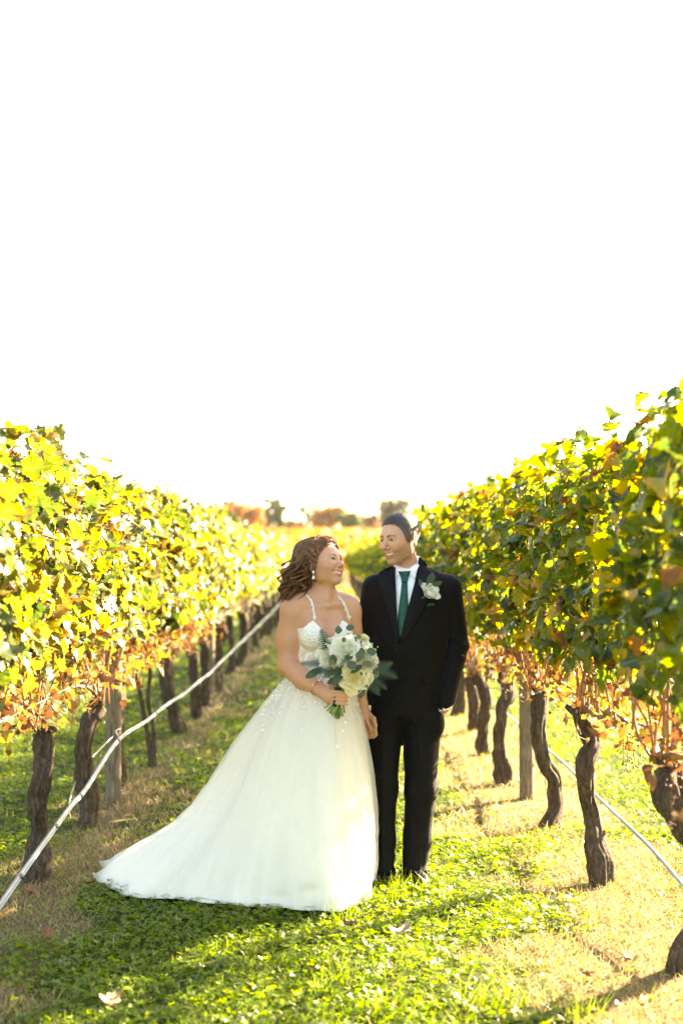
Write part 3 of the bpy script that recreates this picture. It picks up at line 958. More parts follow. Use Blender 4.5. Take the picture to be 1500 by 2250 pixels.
# ------------------------------------------------------------------ far vineyard and trees
def far_vineyard():
    rng = np.random.default_rng(77)
    n = 30000
    row = rng.integers(0, 90, n)
    y = 98 + row * 2.6 + rng.normal(0, 0.25, n)
    x = rng.uniform(-1, 1, n) * (0.2 * y + 12)
    z = ground_z(x, y) + rng.uniform(0.5, 2.0, n)
    P = np.stack([x, y, z], -1)
    TV, TF = LEAF_LO
    V, F = scatter(TV, TF, P, basis(rng.normal(0, 1, (n, 3)) + np.array([0, -0.6, 0.5]), rng.normal(0, 1, (n, 3)) + np.array([0, 0, -0.5])), rng.uniform(0.35, 0.8, n))
    me = mesh_from('far_vineyard', V, F, smooth=False)
    face_attr(me, 'rnd', np.repeat(np.clip(rng.normal(0.66, 0.18, n) + 0.15 * vnoise(P, 0.02, 5), 0, 1), len(TF)))
    o = ob('far_vineyard', me, leaf_material('vine_leaf_gold', [(0, (0.12, 0.11, 0.015)), (0.5, (0.25, 0.155, 0.02)), (0.8, (0.30, 0.15, 0.022)), (1, (0.24, 0.09, 0.02))], 'attr', 0.35, 0.6, 1.1, spot=False))
    tag(o, 'hazy golden vineyard block on the rise behind the couple', 'vineyard', kind='stuff')
far_vineyard()

M_trunk = simple('tree_trunk', (0.10, 0.075, 0.055), 0.9, 0.3, 3)
def crown_mat(name, a, b):
    return leaf_material(name, [(0, a), (1, b)], 'attr', 0.35, 0.6, 1.2, spot=False)
CM = {'grey': crown_mat('crown_grey_green', (0.07, 0.085, 0.05), (0.16, 0.17, 0.09)), 'dark': crown_mat('crown_dark_green', (0.02, 0.04, 0.018), (0.06, 0.09, 0.03)),
      'orange': crown_mat('crown_orange', (0.30, 0.12, 0.03), (0.50, 0.24, 0.06)), 'green': crown_mat('crown_olive', (0.06, 0.09, 0.02), (0.16, 0.19, 0.04)),
      'russet': crown_mat('crown_russet', (0.20, 0.10, 0.06), (0.34, 0.2, 0.1))}
def far_tree(px, base, top, wid, Y, kind, label, shape='round', n=2600, gap=0.5):
    rng = np.random.default_rng(int(px * 7 + top))
    X = (px - VX) * Y / FPX
    z0 = float(ground_z(X, Y))
    H = (base - top) * Y / FPX + max(0.0, CAMH + (VY - base) * Y / FPX - z0)
    H *= 1.22
    W = 1.2 * wid * Y / FPX / 2
    t = thing('tree', label, 'tree', (X, Y, z0), 'trees along the skyline')
    b = Bag()
    P = catmull([(0, 0, -0.5), (0.1, 0, H * 0.25), (-0.1, 0.1, H * 0.5), (0.05, 0, H * 0.85)], 12)
    b.add(*tube(P, np.linspace(H * 0.032, H * 0.006, 12), 8))
    tips = []
    for k in range(11):
        h = rng.uniform(0.25, 0.6) * H
        a = rng.uniform(0, 6.28)
        L = W * rng.uniform(0.5, 0.9) * (1.0 if shape == 'round' else 0.9 * (1.05 - h / H))
        q = np.array([0, 0, h]); e = q + np.array([math.cos(a) * L, math.sin(a) * L, L * rng.uniform(0.3, 0.8)])
        b.add(*tube(catmull([q, (q + e) / 2 + np.array([0, 0, 0.15]), e], 7), np.linspace(H * 0.012, H * 0.003, 7), 6))
        tips.append(e)
    ob('trunk', b.mesh('tree_trunk'), M_trunk, t)
    # leaf clumps round the limbs
    C = np.array(tips + [np.array([rng.normal(0, W * 0.4), rng.normal(0, W * 0.4), H * (0.42 + 0.42 * rng.random())]) for _ in range(18)])
    if shape == 'cone':
        hh = rng.uniform(0.08, 0.97, 34)
        aa = rng.uniform(0, 6.28, 34)
        C = np.stack([np.cos(aa) * W * 0.7 * (1 - hh), np.sin(aa) * W * 0.7 * (1 - hh), hh * H], -1)
    ci = rng.integers(0, len(C), n)
    sp = W * (0.30 if shape == 'round' else 0.2)
    D = rng.normal(0, 1, (n, 3)); D /= np.linalg.norm(D, axis=1)[:, None]
    Q = C[ci] + D * (sp * rng.random(n) ** gap)[:, None]
    Q[:, 2] = np.maximum(Q[:, 2], H * 0.07)
    TV, TF = LEAF_LO
    V, F = scatter(TV, TF, Q, basis(D + rng.normal(0, 0.5, (n, 3)), rng.normal(0, 1, (n, 3))), rng.uniform(0.35, 0.75, n))
    me = mesh_from('tree_crown', V, F, smooth=False)
    face_attr(me, 'rnd', np.repeat(rng.random(n), len(TF)))
    o = ob('crown', me, CM[kind], t)
    o['kind'] = 'stuff'
for a in ((508, 1168, 1106, 38, 350, 'grey', 'grey-green tree on the skyline above the left vines'),
          (536, 1170, 1118, 76, 335, 'orange', 'broad orange autumn tree on the skyline, left of the bride'),
          (600, 1168, 1099, 40, 345, 'grey', 'tall pale grey-green tree on the skyline left of the bride'),
          (612, 1176, 1138, 46, 320, 'dark', 'dark green conical tree on the skyline beside the pale tall one', 'cone'),
          (678, 1176, 1106, 44, 350, 'grey', 'thin half-bare tree on the skyline above the bride', 'round', 420, 0.9),
          (728, 1170, 1121, 62, 335, 'orange', 'orange tree on the skyline between bride and groom'),
          (768, 1172, 1132, 50, 328, 'green', 'olive green tree on the skyline between bride and groom'),
          (806, 1172, 1140, 44, 345, 'russet', 'low russet tree on the skyline left of the head of the groom'),
          (868, 1172, 1104, 62, 320, 'grey', 'big grey-green tree on the skyline directly behind the head of the groom'),
          (940, 1172, 1122, 60, 345, 'russet', 'russet tree on the skyline right of the head of the groom'),
          (650, 1174, 1150, 40, 360, 'russet', 'low reddish bush line tree behind the hair of the bride'),
          (466, 1172, 1120, 60, 345, 'russet', 'russet tree mostly hidden behind the left vines'),
          (830, 1174, 1146, 40, 365, 'orange', 'small orange tree on the skyline just left of the groom'),
          (570, 1174, 1140, 50, 370, 'green', 'low olive tree between the broad orange and the tall grey tree'),
          (705, 1176, 1142, 44, 372, 'dark', 'low dark tree behind the half-bare one above the bride'),
          (785, 1174, 1136, 46, 374, 'orange', 'orange tree behind the olive one left of the groom')):
    far_tree(*a)
# bird high up on the left
bp = at(125, 903, 60)
bv = np.array([(0, -0.08, 0), (0.015, 0, 0.012), (0, 0.09, 0), (-0.015, 0, 0.012), (0, 0, -0.02), (0.09, 0.02, 0.035), (0.06, -0.03, 0.03), (-0.09, 0.02, 0.035), (-0.06, -0.03, 0.03)])
bird = ob('bird', mesh_from('bird', bv, [(0, 1, 3), (1, 2, 3), (0, 4, 1), (1, 4, 2), (2, 4, 3), (3, 4, 0), (1, 6, 5), (1, 5, 2), (3, 7, 8), (3, 2, 7)]), M_band)
bird.location = bp
tag(bird, 'tiny dark bird flying in the white sky above the left vines', 'bird')
# ------------------------------------------------------------------ smooth-union modelling for bodies and clothes
def axis(*parts):
    """(start, stop, step), ... -> one ascending coordinate array"""
    out = [np.array([parts[0][0]])]
    for a, b, s in parts:
        n = max(1, int(round((b - a) / s)))
        out.append(a + (b - a) * np.arange(1, n + 1) / n)
    return np.concatenate(out).astype(np.float32)

def rot(ax, deg):
    return np.array(Matrix.Rotation(math.radians(deg), 3, ax))

class Field:
    def __init__(self, xs, ys, zs):
        self.ax = (xs, ys, zs)
        self.V = np.full((len(xs), len(ys), len(zs)), 0.2, dtype=np.float32)
        self.frame = (np.eye(3), np.zeros(3), 1.0)
    def copy(self):
        f = Field(*self.ax); f.V = self.V.copy(); return f
    def set_frame(self, R=None, c=(0, 0, 0), s=1.0):
        self.frame = (np.eye(3) if R is None else np.array(R), np.array(c, float), s)
    def W(self, p):
        R, c, s = self.frame
        return R @ (np.asarray(p, float) * s) + c
    def region(self, lo, hi):
        sl = []
        for a, l, h in zip(self.ax, lo, hi):
            i0 = int(np.searchsorted(a, l)); i1 = int(np.searchsorted(a, h))
            sl.append(slice(max(i0, 0), min(i1, len(a))))
        return tuple(sl)
    def grid(self, sl):
        return (self.ax[0][sl[0]][:, None, None], self.ax[1][sl[1]][None, :, None], self.ax[2][sl[2]][None, None, :])
    def apply(self, sl, d, k, sub):
        v = self.V[sl]
        if v.size == 0:
            return
        d = d.astype(np.float32)
        if sub:
            d = -d
            h = np.clip(k - np.abs(v - d), 0, None) / k if k > 0 else 0
            self.V[sl] = np.maximum(v, d) + (h * h * k * 0.25 if k > 0 else 0)
        else:
            h = np.clip(k - np.abs(v - d), 0, None) / k if k > 0 else 0
            self.V[sl] = np.minimum(v, d) - (h * h * k * 0.25 if k > 0 else 0)
    def cap(self, a, b, ra, rb=None, k=0.02, sub=False):
        R, c, s = self.frame
        a, b = self.W(a), self.W(b)
        ra = ra * s; rb = ra if rb is None else rb * s; k = k * s
        m = max(ra, rb) + k + 0.015
        sl = self.region(np.minimum(a, b) - m, np.maximum(a, b) + m)
        X, Y, Z = self.grid(sl)
        ab = b - a
        L2 = float(ab @ ab) + 1e-12
        t = np.clip(((X - a[0]) * ab[0] + (Y - a[1]) * ab[1] + (Z - a[2]) * ab[2]) / L2, 0, 1)
        d = np.sqrt((X - a[0] - t * ab[0]) ** 2 + (Y - a[1] - t * ab[1]) ** 2 + (Z - a[2] - t * ab[2]) ** 2) - (ra + (rb - ra) * t)
        self.apply(sl, d, k, sub)
    def chain(self, pts, rad, k=0.02):
        for i in range(len(pts) - 1):
            self.cap(pts[i], pts[i + 1], rad[i], rad[i + 1], k)
    def ell(self, c, r, R=None, k=0.02, sub=False):
        FR, fc, s = self.frame
        c = self.W(c)
        r = np.array(r, float) * s; k = k * s
        M = FR if R is None else FR @ R
        m = float(r.max()) + k + 0.015
        sl = self.region(c - m, c + m)
        X, Y, Z = self.grid(sl)
        X, Y, Z = X - c[0], Y - c[1], Z - c[2]
        u = [(M[0, i] * X + M[1, i] * Y + M[2, i] * Z) for i in range(3)]
        k0 = np.sqrt(sum((u[i] / r[i]) ** 2 for i in range(3)))
        k1 = np.sqrt(sum((u[i] / r[i] ** 2) ** 2 for i in range(3))) + 1e-9
        self.apply(sl, k0 * (k0 - 1) / k1, k, sub)
    def func(self, fn, sub=False, lo=None, hi=None, k=0.0, mode='max'):
        """combine with fn(X,Y,Z) over a box: intersection by default"""
        sl = self.region(lo if lo is not None else (-9,) * 3, hi if hi is not None else (9,) * 3)
        X, Y, Z = self.grid(sl)
        d = fn(X, Y, Z)
        self.V[sl] = (np.maximum if mode == 'max' else np.minimum)(self.V[sl], d)
    def sample(self, P):
        """trilinear values at points P"""
        P = np.asarray(P, float)
        idx, fr = [], []
        for i in range(3):
            a = self.ax[i]
            j = np.clip(np.searchsorted(a, P[:, i]) - 1, 0, len(a) - 2)
            idx.append(j); fr.append(np.clip((P[:, i] - a[j]) / (a[j + 1] - a[j]), 0, 1))
        r = 0
        for dx in (0, 1):
            for dy in (0, 1):
                for dz in (0, 1):
                    w = (fr[0] if dx else 1 - fr[0]) * (fr[1] if dy else 1 - fr[1]) * (fr[2] if dz else 1 - fr[2])
                    r = r + w * self.V[idx[0] + dx, idx[1] + dy, idx[2] + dz]
        return r
    def front(self, XZ, y0=-0.4, y1=0.2, n=240, off=0.0):
        """y of the surface facing the camera under each (x, z)"""
        XZ = np.asarray(XZ, float)
        ys = np.linspace(y0, y1, n)
        P = np.stack([np.repeat(XZ[:, 0], n), np.tile(ys, len(XZ)), np.repeat(XZ[:, 1], n)], -1)
        v = self.sample(P).reshape(len(XZ), n) < off
        hit = v.any(axis=1)
        y = np.where(hit, ys[np.argmax(v, axis=1)], np.nan)
        if (~hit).any() and hit.any():
            good = np.where(hit)[0]
            for i in np.where(~hit)[0]:
                j = good[np.argmin(((XZ[good] - XZ[i]) ** 2).sum(1))]
                y[i] = y[j]
        return y
    def radial(self, c, D, r1=0.3, n=150):
        """distance from c along every direction D to the last surface"""
        rs = np.linspace(r1, 0.0, n)
        P = np.asarray(c) + D[:, None, :] * rs[None, :, None]
        v = self.sample(P.reshape(-1, 3)).reshape(len(D), n) < 0
        return rs[np.argmax(v, axis=1)]
    def mesh(self, level=0.0):
        V = self.V - level if level else self.V
        ins = V < 0
        nx, ny, nz = V.shape
        c = np.zeros((nx - 1, ny - 1, nz - 1), dtype=np.uint8)
        for dx in (0, 1):
            for dy in (0, 1):
                for dz in (0, 1):
                    c += ins[dx:nx - 1 + dx, dy:ny - 1 + dy, dz:nz - 1 + dz]
        act = np.argwhere((c > 0) & (c < 8))
        idx = np.full((nx - 1, ny - 1, nz - 1), -1, dtype=np.int32)
        idx[tuple(act.T)] = np.arange(len(act))
        corner = [(dx, dy, dz) for dx in (0, 1) for dy in (0, 1) for dz in (0, 1)]
        val = np.stack([V[act[:, 0] + d[0], act[:, 1] + d[1], act[:, 2] + d[2]] for d in corner], 1).astype(np.float64)
        base = np.stack([self.ax[i][act[:, i]] for i in range(3)], 1).astype(np.float64)
        step = np.stack([self.ax[i][act[:, i] + 1] for i in range(3)], 1) - base
        acc = np.zeros((len(act), 3)); cnt = np.zeros(len(act))
        for i in range(8):
            for j in range(i + 1, 8):
                a, b = np.array(corner[i]), np.array(corner[j])
                if np.abs(a - b).sum() != 1:
                    continue
                va, vb = val[:, i], val[:, j]
                s = (va < 0) != (vb < 0)
                t = np.where(s, va / np.where(s, va - vb, 1), 0)
                acc += np.where(s[:, None], a + t[:, None] * (b - a), 0)
                cnt += s
        P = base + acc / np.maximum(cnt, 1)[:, None] * step
        Q = []
        for ax in range(3):
            o1, o2 = [i for i in range(3) if i != ax]
            A = [slice(None)] * 3; B = [slice(None)] * 3
            A[ax] = slice(0, -1); B[ax] = slice(1, None)
            x = ins[tuple(A)] != ins[tuple(B)]
            e = np.argwhere(x)
            e = e[(e[:, o1] > 0) & (e[:, o2] > 0) & (e[:, o1] < V.shape[o1] - 1) & (e[:, o2] < V.shape[o2] - 1)]
            flip = ~ins[tuple(e.T)]
            def cell(d1, d2):
                q = e.copy(); q[:, o1] -= d1; q[:, o2] -= d2
                return idx[tuple(q.T)]
            q = np.stack([cell(1, 1), cell(0, 1), cell(0, 0), cell(1, 0)], 1)
            if ax == 1:
                flip = ~flip
            q[flip] = q[flip][:, ::-1]
            Q.append(q)
        return P, np.concatenate(Q)

def normals_of(P, F):
    a, b, c, d = P[F[:, 0]], P[F[:, 1]], P[F[:, 2]], P[F[:, 3]]
    n = np.cross(c - a, d - b)
    N = np.zeros_like(P)
    for k in range(4):
        np.add.at(N, F[:, k], n)
    return N / (np.linalg.norm(N, axis=1)[:, None] + 1e-12)

def keep_largest(P, F):
    return P, F

def relax(P, F, it=2, f=0.5):
    for _ in range(it):
        S = np.zeros_like(P); C = np.zeros(len(P))
        for k in range(4):
            np.add.at(S, F[:, k], P[F[:, (k + 1) % 4]]); np.add.at(C, F[:, k], 1)
            np.add.at(S, F[:, k], P[F[:, (k + 3) % 4]]); np.add.at(C, F[:, k], 1)
        P = P * (1 - f) + f * S / np.maximum(C, 1)[:, None]
    return P

# ------------------------------------------------------------------ heads
def head_shape(f, fem, skull_only=False):
    """adds a head to field f in the frame set on it: face towards -y, eyes at z = 0, chin at about -0.117"""
    f.ell((0, 0.014, 0.030), (0.0755 if not fem else 0.075, 0.096, 0.086), k=0.02)
    f.ell((0, -0.030, 0.005), (0.063 if not fem else 0.064, 0.064, 0.075), k=0.03)
    f.ell((0, -0.034, -0.038), (0.053 if not fem else 0.058, 0.054, 0.074), k=0.03)
    for s in (-1, 1):
        f.ell((s * (0.047 if not fem else 0.045), 0.000, -0.058), (0.017, 0.024, 0.032), k=0.030)       # angle of the jaw
        f.ell((s * 0.040, -0.058, -0.024), (0.019, 0.020, 0.018) if not fem else (0.023, 0.024, 0.023), k=0.03)  # cheekbone
    if skull_only:
        return
    f.ell((0, -0.066, -0.099), (0.025 if not fem else 0.021, 0.022, 0.019), k=0.024)                        # chin
    f.cap((-0.032, -0.079, 0.018), (0.032, -0.079, 0.018), 0.010 if not fem else 0.007, k=0.022)          # brow
    for s in (-1, 1):
        f.ell((s * 0.031, -0.100, 0.000), (0.019, 0.014, 0.0105), k=0.014, sub=True)                       # eye socket
        f.ell((s * 0.031, -0.0725, 0.000), (0.015, 0.0135, 0.0115), k=0.004)                                # closed-over eyeball
        f.cap((s * 0.018, -0.0855, 0.0055), (s * 0.031, -0.0885, 0.0082), 0.0032, k=0.004)                  # upper lid
        f.cap((s * 0.031, -0.0885, 0.0082), (s * 0.046, -0.079, 0.0048), 0.0032, k=0.004)
        f.cap((s * 0.020, -0.0845, -0.0078), (s * 0.044, -0.079, -0.0068), 0.0030, k=0.005)                 # lower lid
    n = 1.0 if not fem else 0.84
    f.cap((0, -0.086, 0.012), (0, -0.087 - 0.027 * n, -0.030), 0.0082 * n, 0.0092 * n, k=0.011)             # nose
    f.ell((0, -0.088 - 0.026 * n, -0.033), (0.0105 * n, 0.0105, 0.0092), k=0.007)
    for s in (-1, 1):
        f.ell((s * 0.0125 * n, -0.092 - 0.007 * n, -0.0375), (0.0075, 0.010, 0.0070), k=0.006)
    # open smile
    f.ell((0, -0.074, -0.063), (0.030, 0.020, 0.022), k=0.016)
    w = 0.0300
    mouth = [(w * t, -0.0945 + 0.0165 * t * t, -0.0685 + 0.0115 * t * t) for t in (-1, -0.75, -0.4, 0, 0.4, 0.75, 1)]
    up = [(x * 1.0, y, z + 0.0088 - 0.0045 * (abs(x) / w) ** 2) for x, y, z in mouth]
    lo = [(x * 0.94, y + 0.0015, z - 0.0088 + 0.0050 * (abs(x) / w) ** 2) for x, y, z in mouth]
    for i in range(6):
        f.cap(up[i], up[i + 1], 0.0030, k=0.006)
        f.cap(lo[i], lo[i + 1], 0.0042, k=0.006)
    gap = (0.0022, 0.0045, 0.0060, 0.0064, 0.0060, 0.0045, 0.0022)
    for i in range(6):
        a, b = np.array(mouth[i]), np.array(mouth[i + 1])
        for dy in (-0.006, 0.0, 0.005):
            f.cap(a + (0, dy, 0), b + (0, dy, 0), gap[i], gap[i + 1], k=0.0015, sub=True)
    for s in (-1, 1):      # fold from nose to mouth corner, raised cheek
        f.cap((s * 0.021, -0.092, -0.040), (s * 0.037, -0.076, -0.060), 0.0026, k=0.007, sub=True)
        f.ell((s * 0.038, -0.068, -0.038), (0.013, 0.012, 0.012), k=0.016)
    for s in (-1, 1):    # ears
        Re = rot('Z', s * 24) @ rot('X', -12)
        f.ell((s * 0.080, 0.016, -0.008), (0.0060, 0.019, 0.032), Re, k=0.005)
        f.ell((s * 0.0885, 0.012, -0.005), (0.0065, 0.0105, 0.019), Re, k=0.003, sub=True)
        f.ell((s * 0.079, 0.007, -0.036), (0.0055, 0.009, 0.010), k=0.005)

def head_local(P, R, c, s):
    return (P - np.asarray(c)) @ np.asarray(R) / s

def skin_colors(P, R, c, s, base, lip, fem, stubble=0.0):
    """real colour of the skin: lips, flushed cheeks, ears and nose, brows, shaved jaw"""
    q = head_local(P, R, c, s)
    col = np.tile(np.array(base), (len(P), 1))
    def add(mask, colr, amt):
        m = np.clip(mask, 0, 1)[:, None] * amt
        col[:] = col * (1 - m) + np.array(colr) * m
    head = (np.abs(q) < 0.16).all(axis=1)
    g = lambda cx, cy, cz, r: np.exp(-(((np.abs(q[:, 0]) - cx) ** 2 + (q[:, 1] - cy) ** 2 + (q[:, 2] - cz) ** 2) / r ** 2))
    add(g(0.042, -0.068, -0.026, 0.024), (base[0] * 1.0, base[1] * 0.68, base[2] * 0.62), 0.55 * (1.3 if fem else 0.8))
    add(g(0, -0.112, -0.033, 0.014), (base[0], base[1] * 0.72, base[2] * 0.66), 0.5)
    add(g(0.082, 0.012, -0.01, 0.03), (base[0] * 1.02, base[1] * 0.66, base[2] * 0.58), 0.6)
    if stubble:
        m = (q[:, 2] < -0.03) & (q[:, 2] > -0.13) & (q[:, 1] < 0.03) & head
        sh = np.clip((-0.03 - q[:, 2]) / 0.03, 0, 1) * np.clip((0.03 - q[:, 1]) / 0.02, 0, 1) * (0.75 + 0.25 * vnoise(q, 260, 3))
        add(sh * m, (base[0] * 0.52, base[1] * 0.53, base[2] * 0.56), stubble)
    if stubble:        # clipped hair thinning out below and before the hairline
        ln = np.interp(q[:, 1], [-0.10, -0.082, -0.068, -0.055, -0.044, -0.034, -0.006, 0.002, 0.034, 0.042, 0.11], [0.073, 0.072, 0.066, 0.050, 0.022, -0.014, -0.026, 0.020, 0.020, -0.040, -0.055])
        fd = np.clip((q[:, 2] - ln + 0.014) / 0.014, 0, 1) * head * (q[:, 1] > -0.06) * (0.8 + 0.4 * vnoise(q, 300, 13))
        add(fd, (0.14, 0.095, 0.07), 0.75)
        fd = np.clip((q[:, 2] - ln + 0.005) / 0.006, 0, 1) * head * (q[:, 1] <= -0.06) * (0.7 + 0.5 * vnoise(q, 350, 14))
        add(fd, (0.10, 0.07, 0.05), 0.7)
    # lips follow the mouth curve
    w = 0.0325
    t = np.clip(np.abs(q[:, 0]) / w, 0, 1)
    zc = -0.0685 + 0.0125 * t ** 2
    onface = head & (q[:, 1] < -0.07)
    hgt = 0.0155 * np.clip(1 - t ** 2, 0, 1) ** 0.6 + 0.001
    add(onface * (np.abs(q[:, 0]) < w) * np.clip((hgt - np.abs(q[:, 2] - zc + 0.0012)) / 0.003, 0, 1), lip, 0.8)
    # the dark of the open mouth behind the teeth
    inside = onface * (np.abs(q[:, 0]) < 0.03) * (q[:, 1] > -0.0885 + 0.0165 * t ** 2) * np.clip((0.0072 * np.clip(1 - t ** 2, 0, 1) ** 0.5 + 0.001 - np.abs(q[:, 2] - zc)) / 0.002, 0, 1)
    add(inside, (0.10, 0.025, 0.02), 0.95)
    # brows
    bx = np.abs(q[:, 0])
    bz = 0.0175 + 0.004 * np.sin(np.clip((bx - 0.012) / 0.036, 0, 1) * 2.4) - 0.003 * np.clip((bx - 0.034) / 0.02, 0, 1)
    th = (0.0052 if not fem else 0.0034) * np.clip(1.15 - (bx - 0.012) / 0.045, 0.35, 1)
    add(onface * ((bx > 0.011) & (bx < 0.051)) * np.clip((th - np.abs(q[:, 2] - bz)) / 0.0018, 0, 1) + (head & (q[:, 1] < -0.05) & (bx > 0.04) & (bx < 0.052)) * np.clip((th - np.abs(q[:, 2] - bz)) / 0.0018, 0, 1),
        (0.045, 0.03, 0.02) if not fem else (0.11, 0.05, 0.025), 0.85)
    # lash line and lids
    for sx in (-1, 1):
        ex, ez = q[:, 0] - sx * 0.031, q[:, 2]
        up = 0.0046 - 26 * ex ** 2
        add(onface * (np.abs(ex) < 0.0165) * np.clip((0.0032 - np.abs(ez - up)) / 0.0016, 0, 1), (0.02, 0.012, 0.01), 0.95 if fem else 0.7)
        add(onface * (np.abs(ex) < 0.014) * np.clip((0.0015 - np.abs(ez + 0.0058 - 18 * ex ** 2)) / 0.0012, 0, 1), (0.06, 0.03, 0.025), 0.5)
    return col

def skin_material(name):
    m = NT(name)
    a = m.n('ShaderNodeAttribute', attribute_name='skin').outputs['Color']
    c = m.coord()
    f = m.noise(140, 3, 0.6, c)
    col = m.mix(0.5, a, m.mix(1.0, a, m.ramp(f, [(0.3, (0.9, 0.88, 0.86)), (0.7, (1.08, 1.06, 1.05))]), 'MULTIPLY'))
    p = m.n('ShaderNodeBsdfPrincipled', {'Base Color': col, 'Roughness': 0.48, 'Subsurface Weight': 0.14, 'Subsurface Scale': 0.012, 'Specular IOR Level': 0.4})
    p.inputs['Subsurface Radius'].default_value = (1.0, 0.35, 0.2)
    m.set(p.inputs['Normal'], m.bump(m.noise(400, 2, 0.5, c), 0.12, 0.001))
    return m.done(p.outputs[0])
M_skin = skin_material('skin')

def eye_mesh(parent, R, c, s, sx, look, iris):
    """eyeball between the lids: white, iris and pupil as a coloured ball"""
    n, mth = 18, 14
    V, F = [], []
    for i in range(mth + 1):
        th = math.pi * i / mth
        for j in range(n):
            ph = 2 * math.pi * j / n
            V.append((math.sin(th) * math.cos(ph), -math.cos(th), math.sin(th) * math.sin(ph)))
    for i in range(mth):
        for j in range(n):
            F.append((i * n + j, i * n + (j + 1) % n, (i + 1) * n + (j + 1) % n, (i + 1) * n + j))
    V = np.array(V)
    d = np.array(look, float); d /= np.linalg.norm(d)
    ca = V @ d
    col = np.where((ca > 0.88)[:, None], np.array([0.008, 0.006, 0.005]), np.where((ca > 0.66)[:, None], np.array(iris), np.array([0.62, 0.59, 0.56])))
    q = V * np.array([0.0135, 0.0118, 0.0062]) + np.array([sx * 0.0315, -0.0775, -0.0002])
    P = (q * s) @ np.asarray(R).T + np.asarray(c)
    me = mesh_from('eye', P, F)
    point_color(me, 'skin', col)
    o = ob('eye', me, M_eye, parent)
    return o
def eye_material():
    m = NT('eye_white_iris')
    a = m.n('ShaderNodeAttribute', attribute_name='skin').outputs['Color']
    return m.done(m.bsdf(a, 0.08, None, **{'Specular IOR Level': 0.7}))
M_eye = eye_material()
M_teeth = simple('teeth', (0.80, 0.77, 0.70), 0.25, 0.04, 60)
def teeth_mesh(parent, R, c, s):
    V, F = [], []
    n = 19
    for i in range(n):
        t = i / (n - 1) * 2 - 1
        x = t * 0.0262
        y = -0.0905 + 0.0130 * t * t
        gap = 0.0006 * math.cos(i * math.pi)
        V += [(x, y + gap, -0.0600 + 0.0075 * t * t), (x, y + gap - 0.0006, -0.0722 + 0.0130 * t * t + (0.0008 if i % 2 else 0)), (x * 0.96, y + 0.006, -0.0715 + 0.0125 * t * t), (x * 0.96, y + 0.006, -0.0600 + 0.0075 * t * t)]
    for i in range(n - 1):
        for k in range(4):
            F.append((i * 4 + k, (i + 1) * 4 + k, (i + 1) * 4 + (k + 1) % 4, i * 4 + (k + 1) % 4))
    P = (np.array(V) * s) @ np.asarray(R).T + np.asarray(c)
    ob('teeth', mesh_from('teeth', P, F), M_teeth, parent)

def sheet(outline_rows, depth_fn, thick=0.004):
    """a cloth panel laid on a surface: rows of (x, z) points, each row with as many points; depth_fn(XZ) gives y"""
    rows = np.array(outline_rows, float)
    r, c = rows.shape[:2]
    XZ = rows.reshape(-1, 2)
    y = depth_fn(XZ)
    top = np.stack([XZ[:, 0], y - thick, XZ[:, 1]], -1)
    bot = np.stack([XZ[:, 0], y + 0.002, XZ[:, 1]], -1)
    V = np.vstack([top, bot])
    n = r * c
    F = []
    for i in range(r - 1):
        for j in range(c - 1):
            a = i * c + j
            F.append((a, a + 1, a + c + 1, a + c)); F.append((n + a, n + a + c, n + a + c + 1, n + a + 1))
    rim = [(0, j) for j in range(c)] + [(i, c - 1) for i in range(1, r)] + [(r - 1, j) for j in range(c - 2, -1, -1)] + [(i, 0) for i in range(r - 2, 0, -1)]
    rim = [i * c + j for i, j in rim]
    for a, b in zip(rim, rim[1:] + rim[:1]):
        F.append((a, n + a, n + b, b))
    return V, F

def between(left, right, rows, cols):
    """rows x cols grid between two polylines"""
    L, R_ = catmull(left, rows) if len(left) > 2 else np.linspace(left[0], left[1], rows), catmull(right, rows) if len(right) > 2 else np.linspace(right[0], right[1], rows)
    return [[L[i] + (R_[i] - L[i]) * j / (cols - 1) for j in range(cols)] for i in range(rows)]
# ------------------------------------------------------------------ the groom
GX, GY = 0.40, 6.95
GS = GY / FPX
def gp(px, py):
    """photograph point -> (x, z) in the groom's own frame"""
    return np.array([(px - VX) * GS - GX, CAMH - (py - VY) * GS])

def hand_closed(f, wrist, palm, palm_r, fingers, thumb, k=0.006):
    f.cap(wrist, palm, palm_r[0], palm_r[1], k=0.02)
    for pts, rad in fingers:
        f.chain(pts, rad, k=k)
    f.chain(thumb[0], thumb[1], k=k)

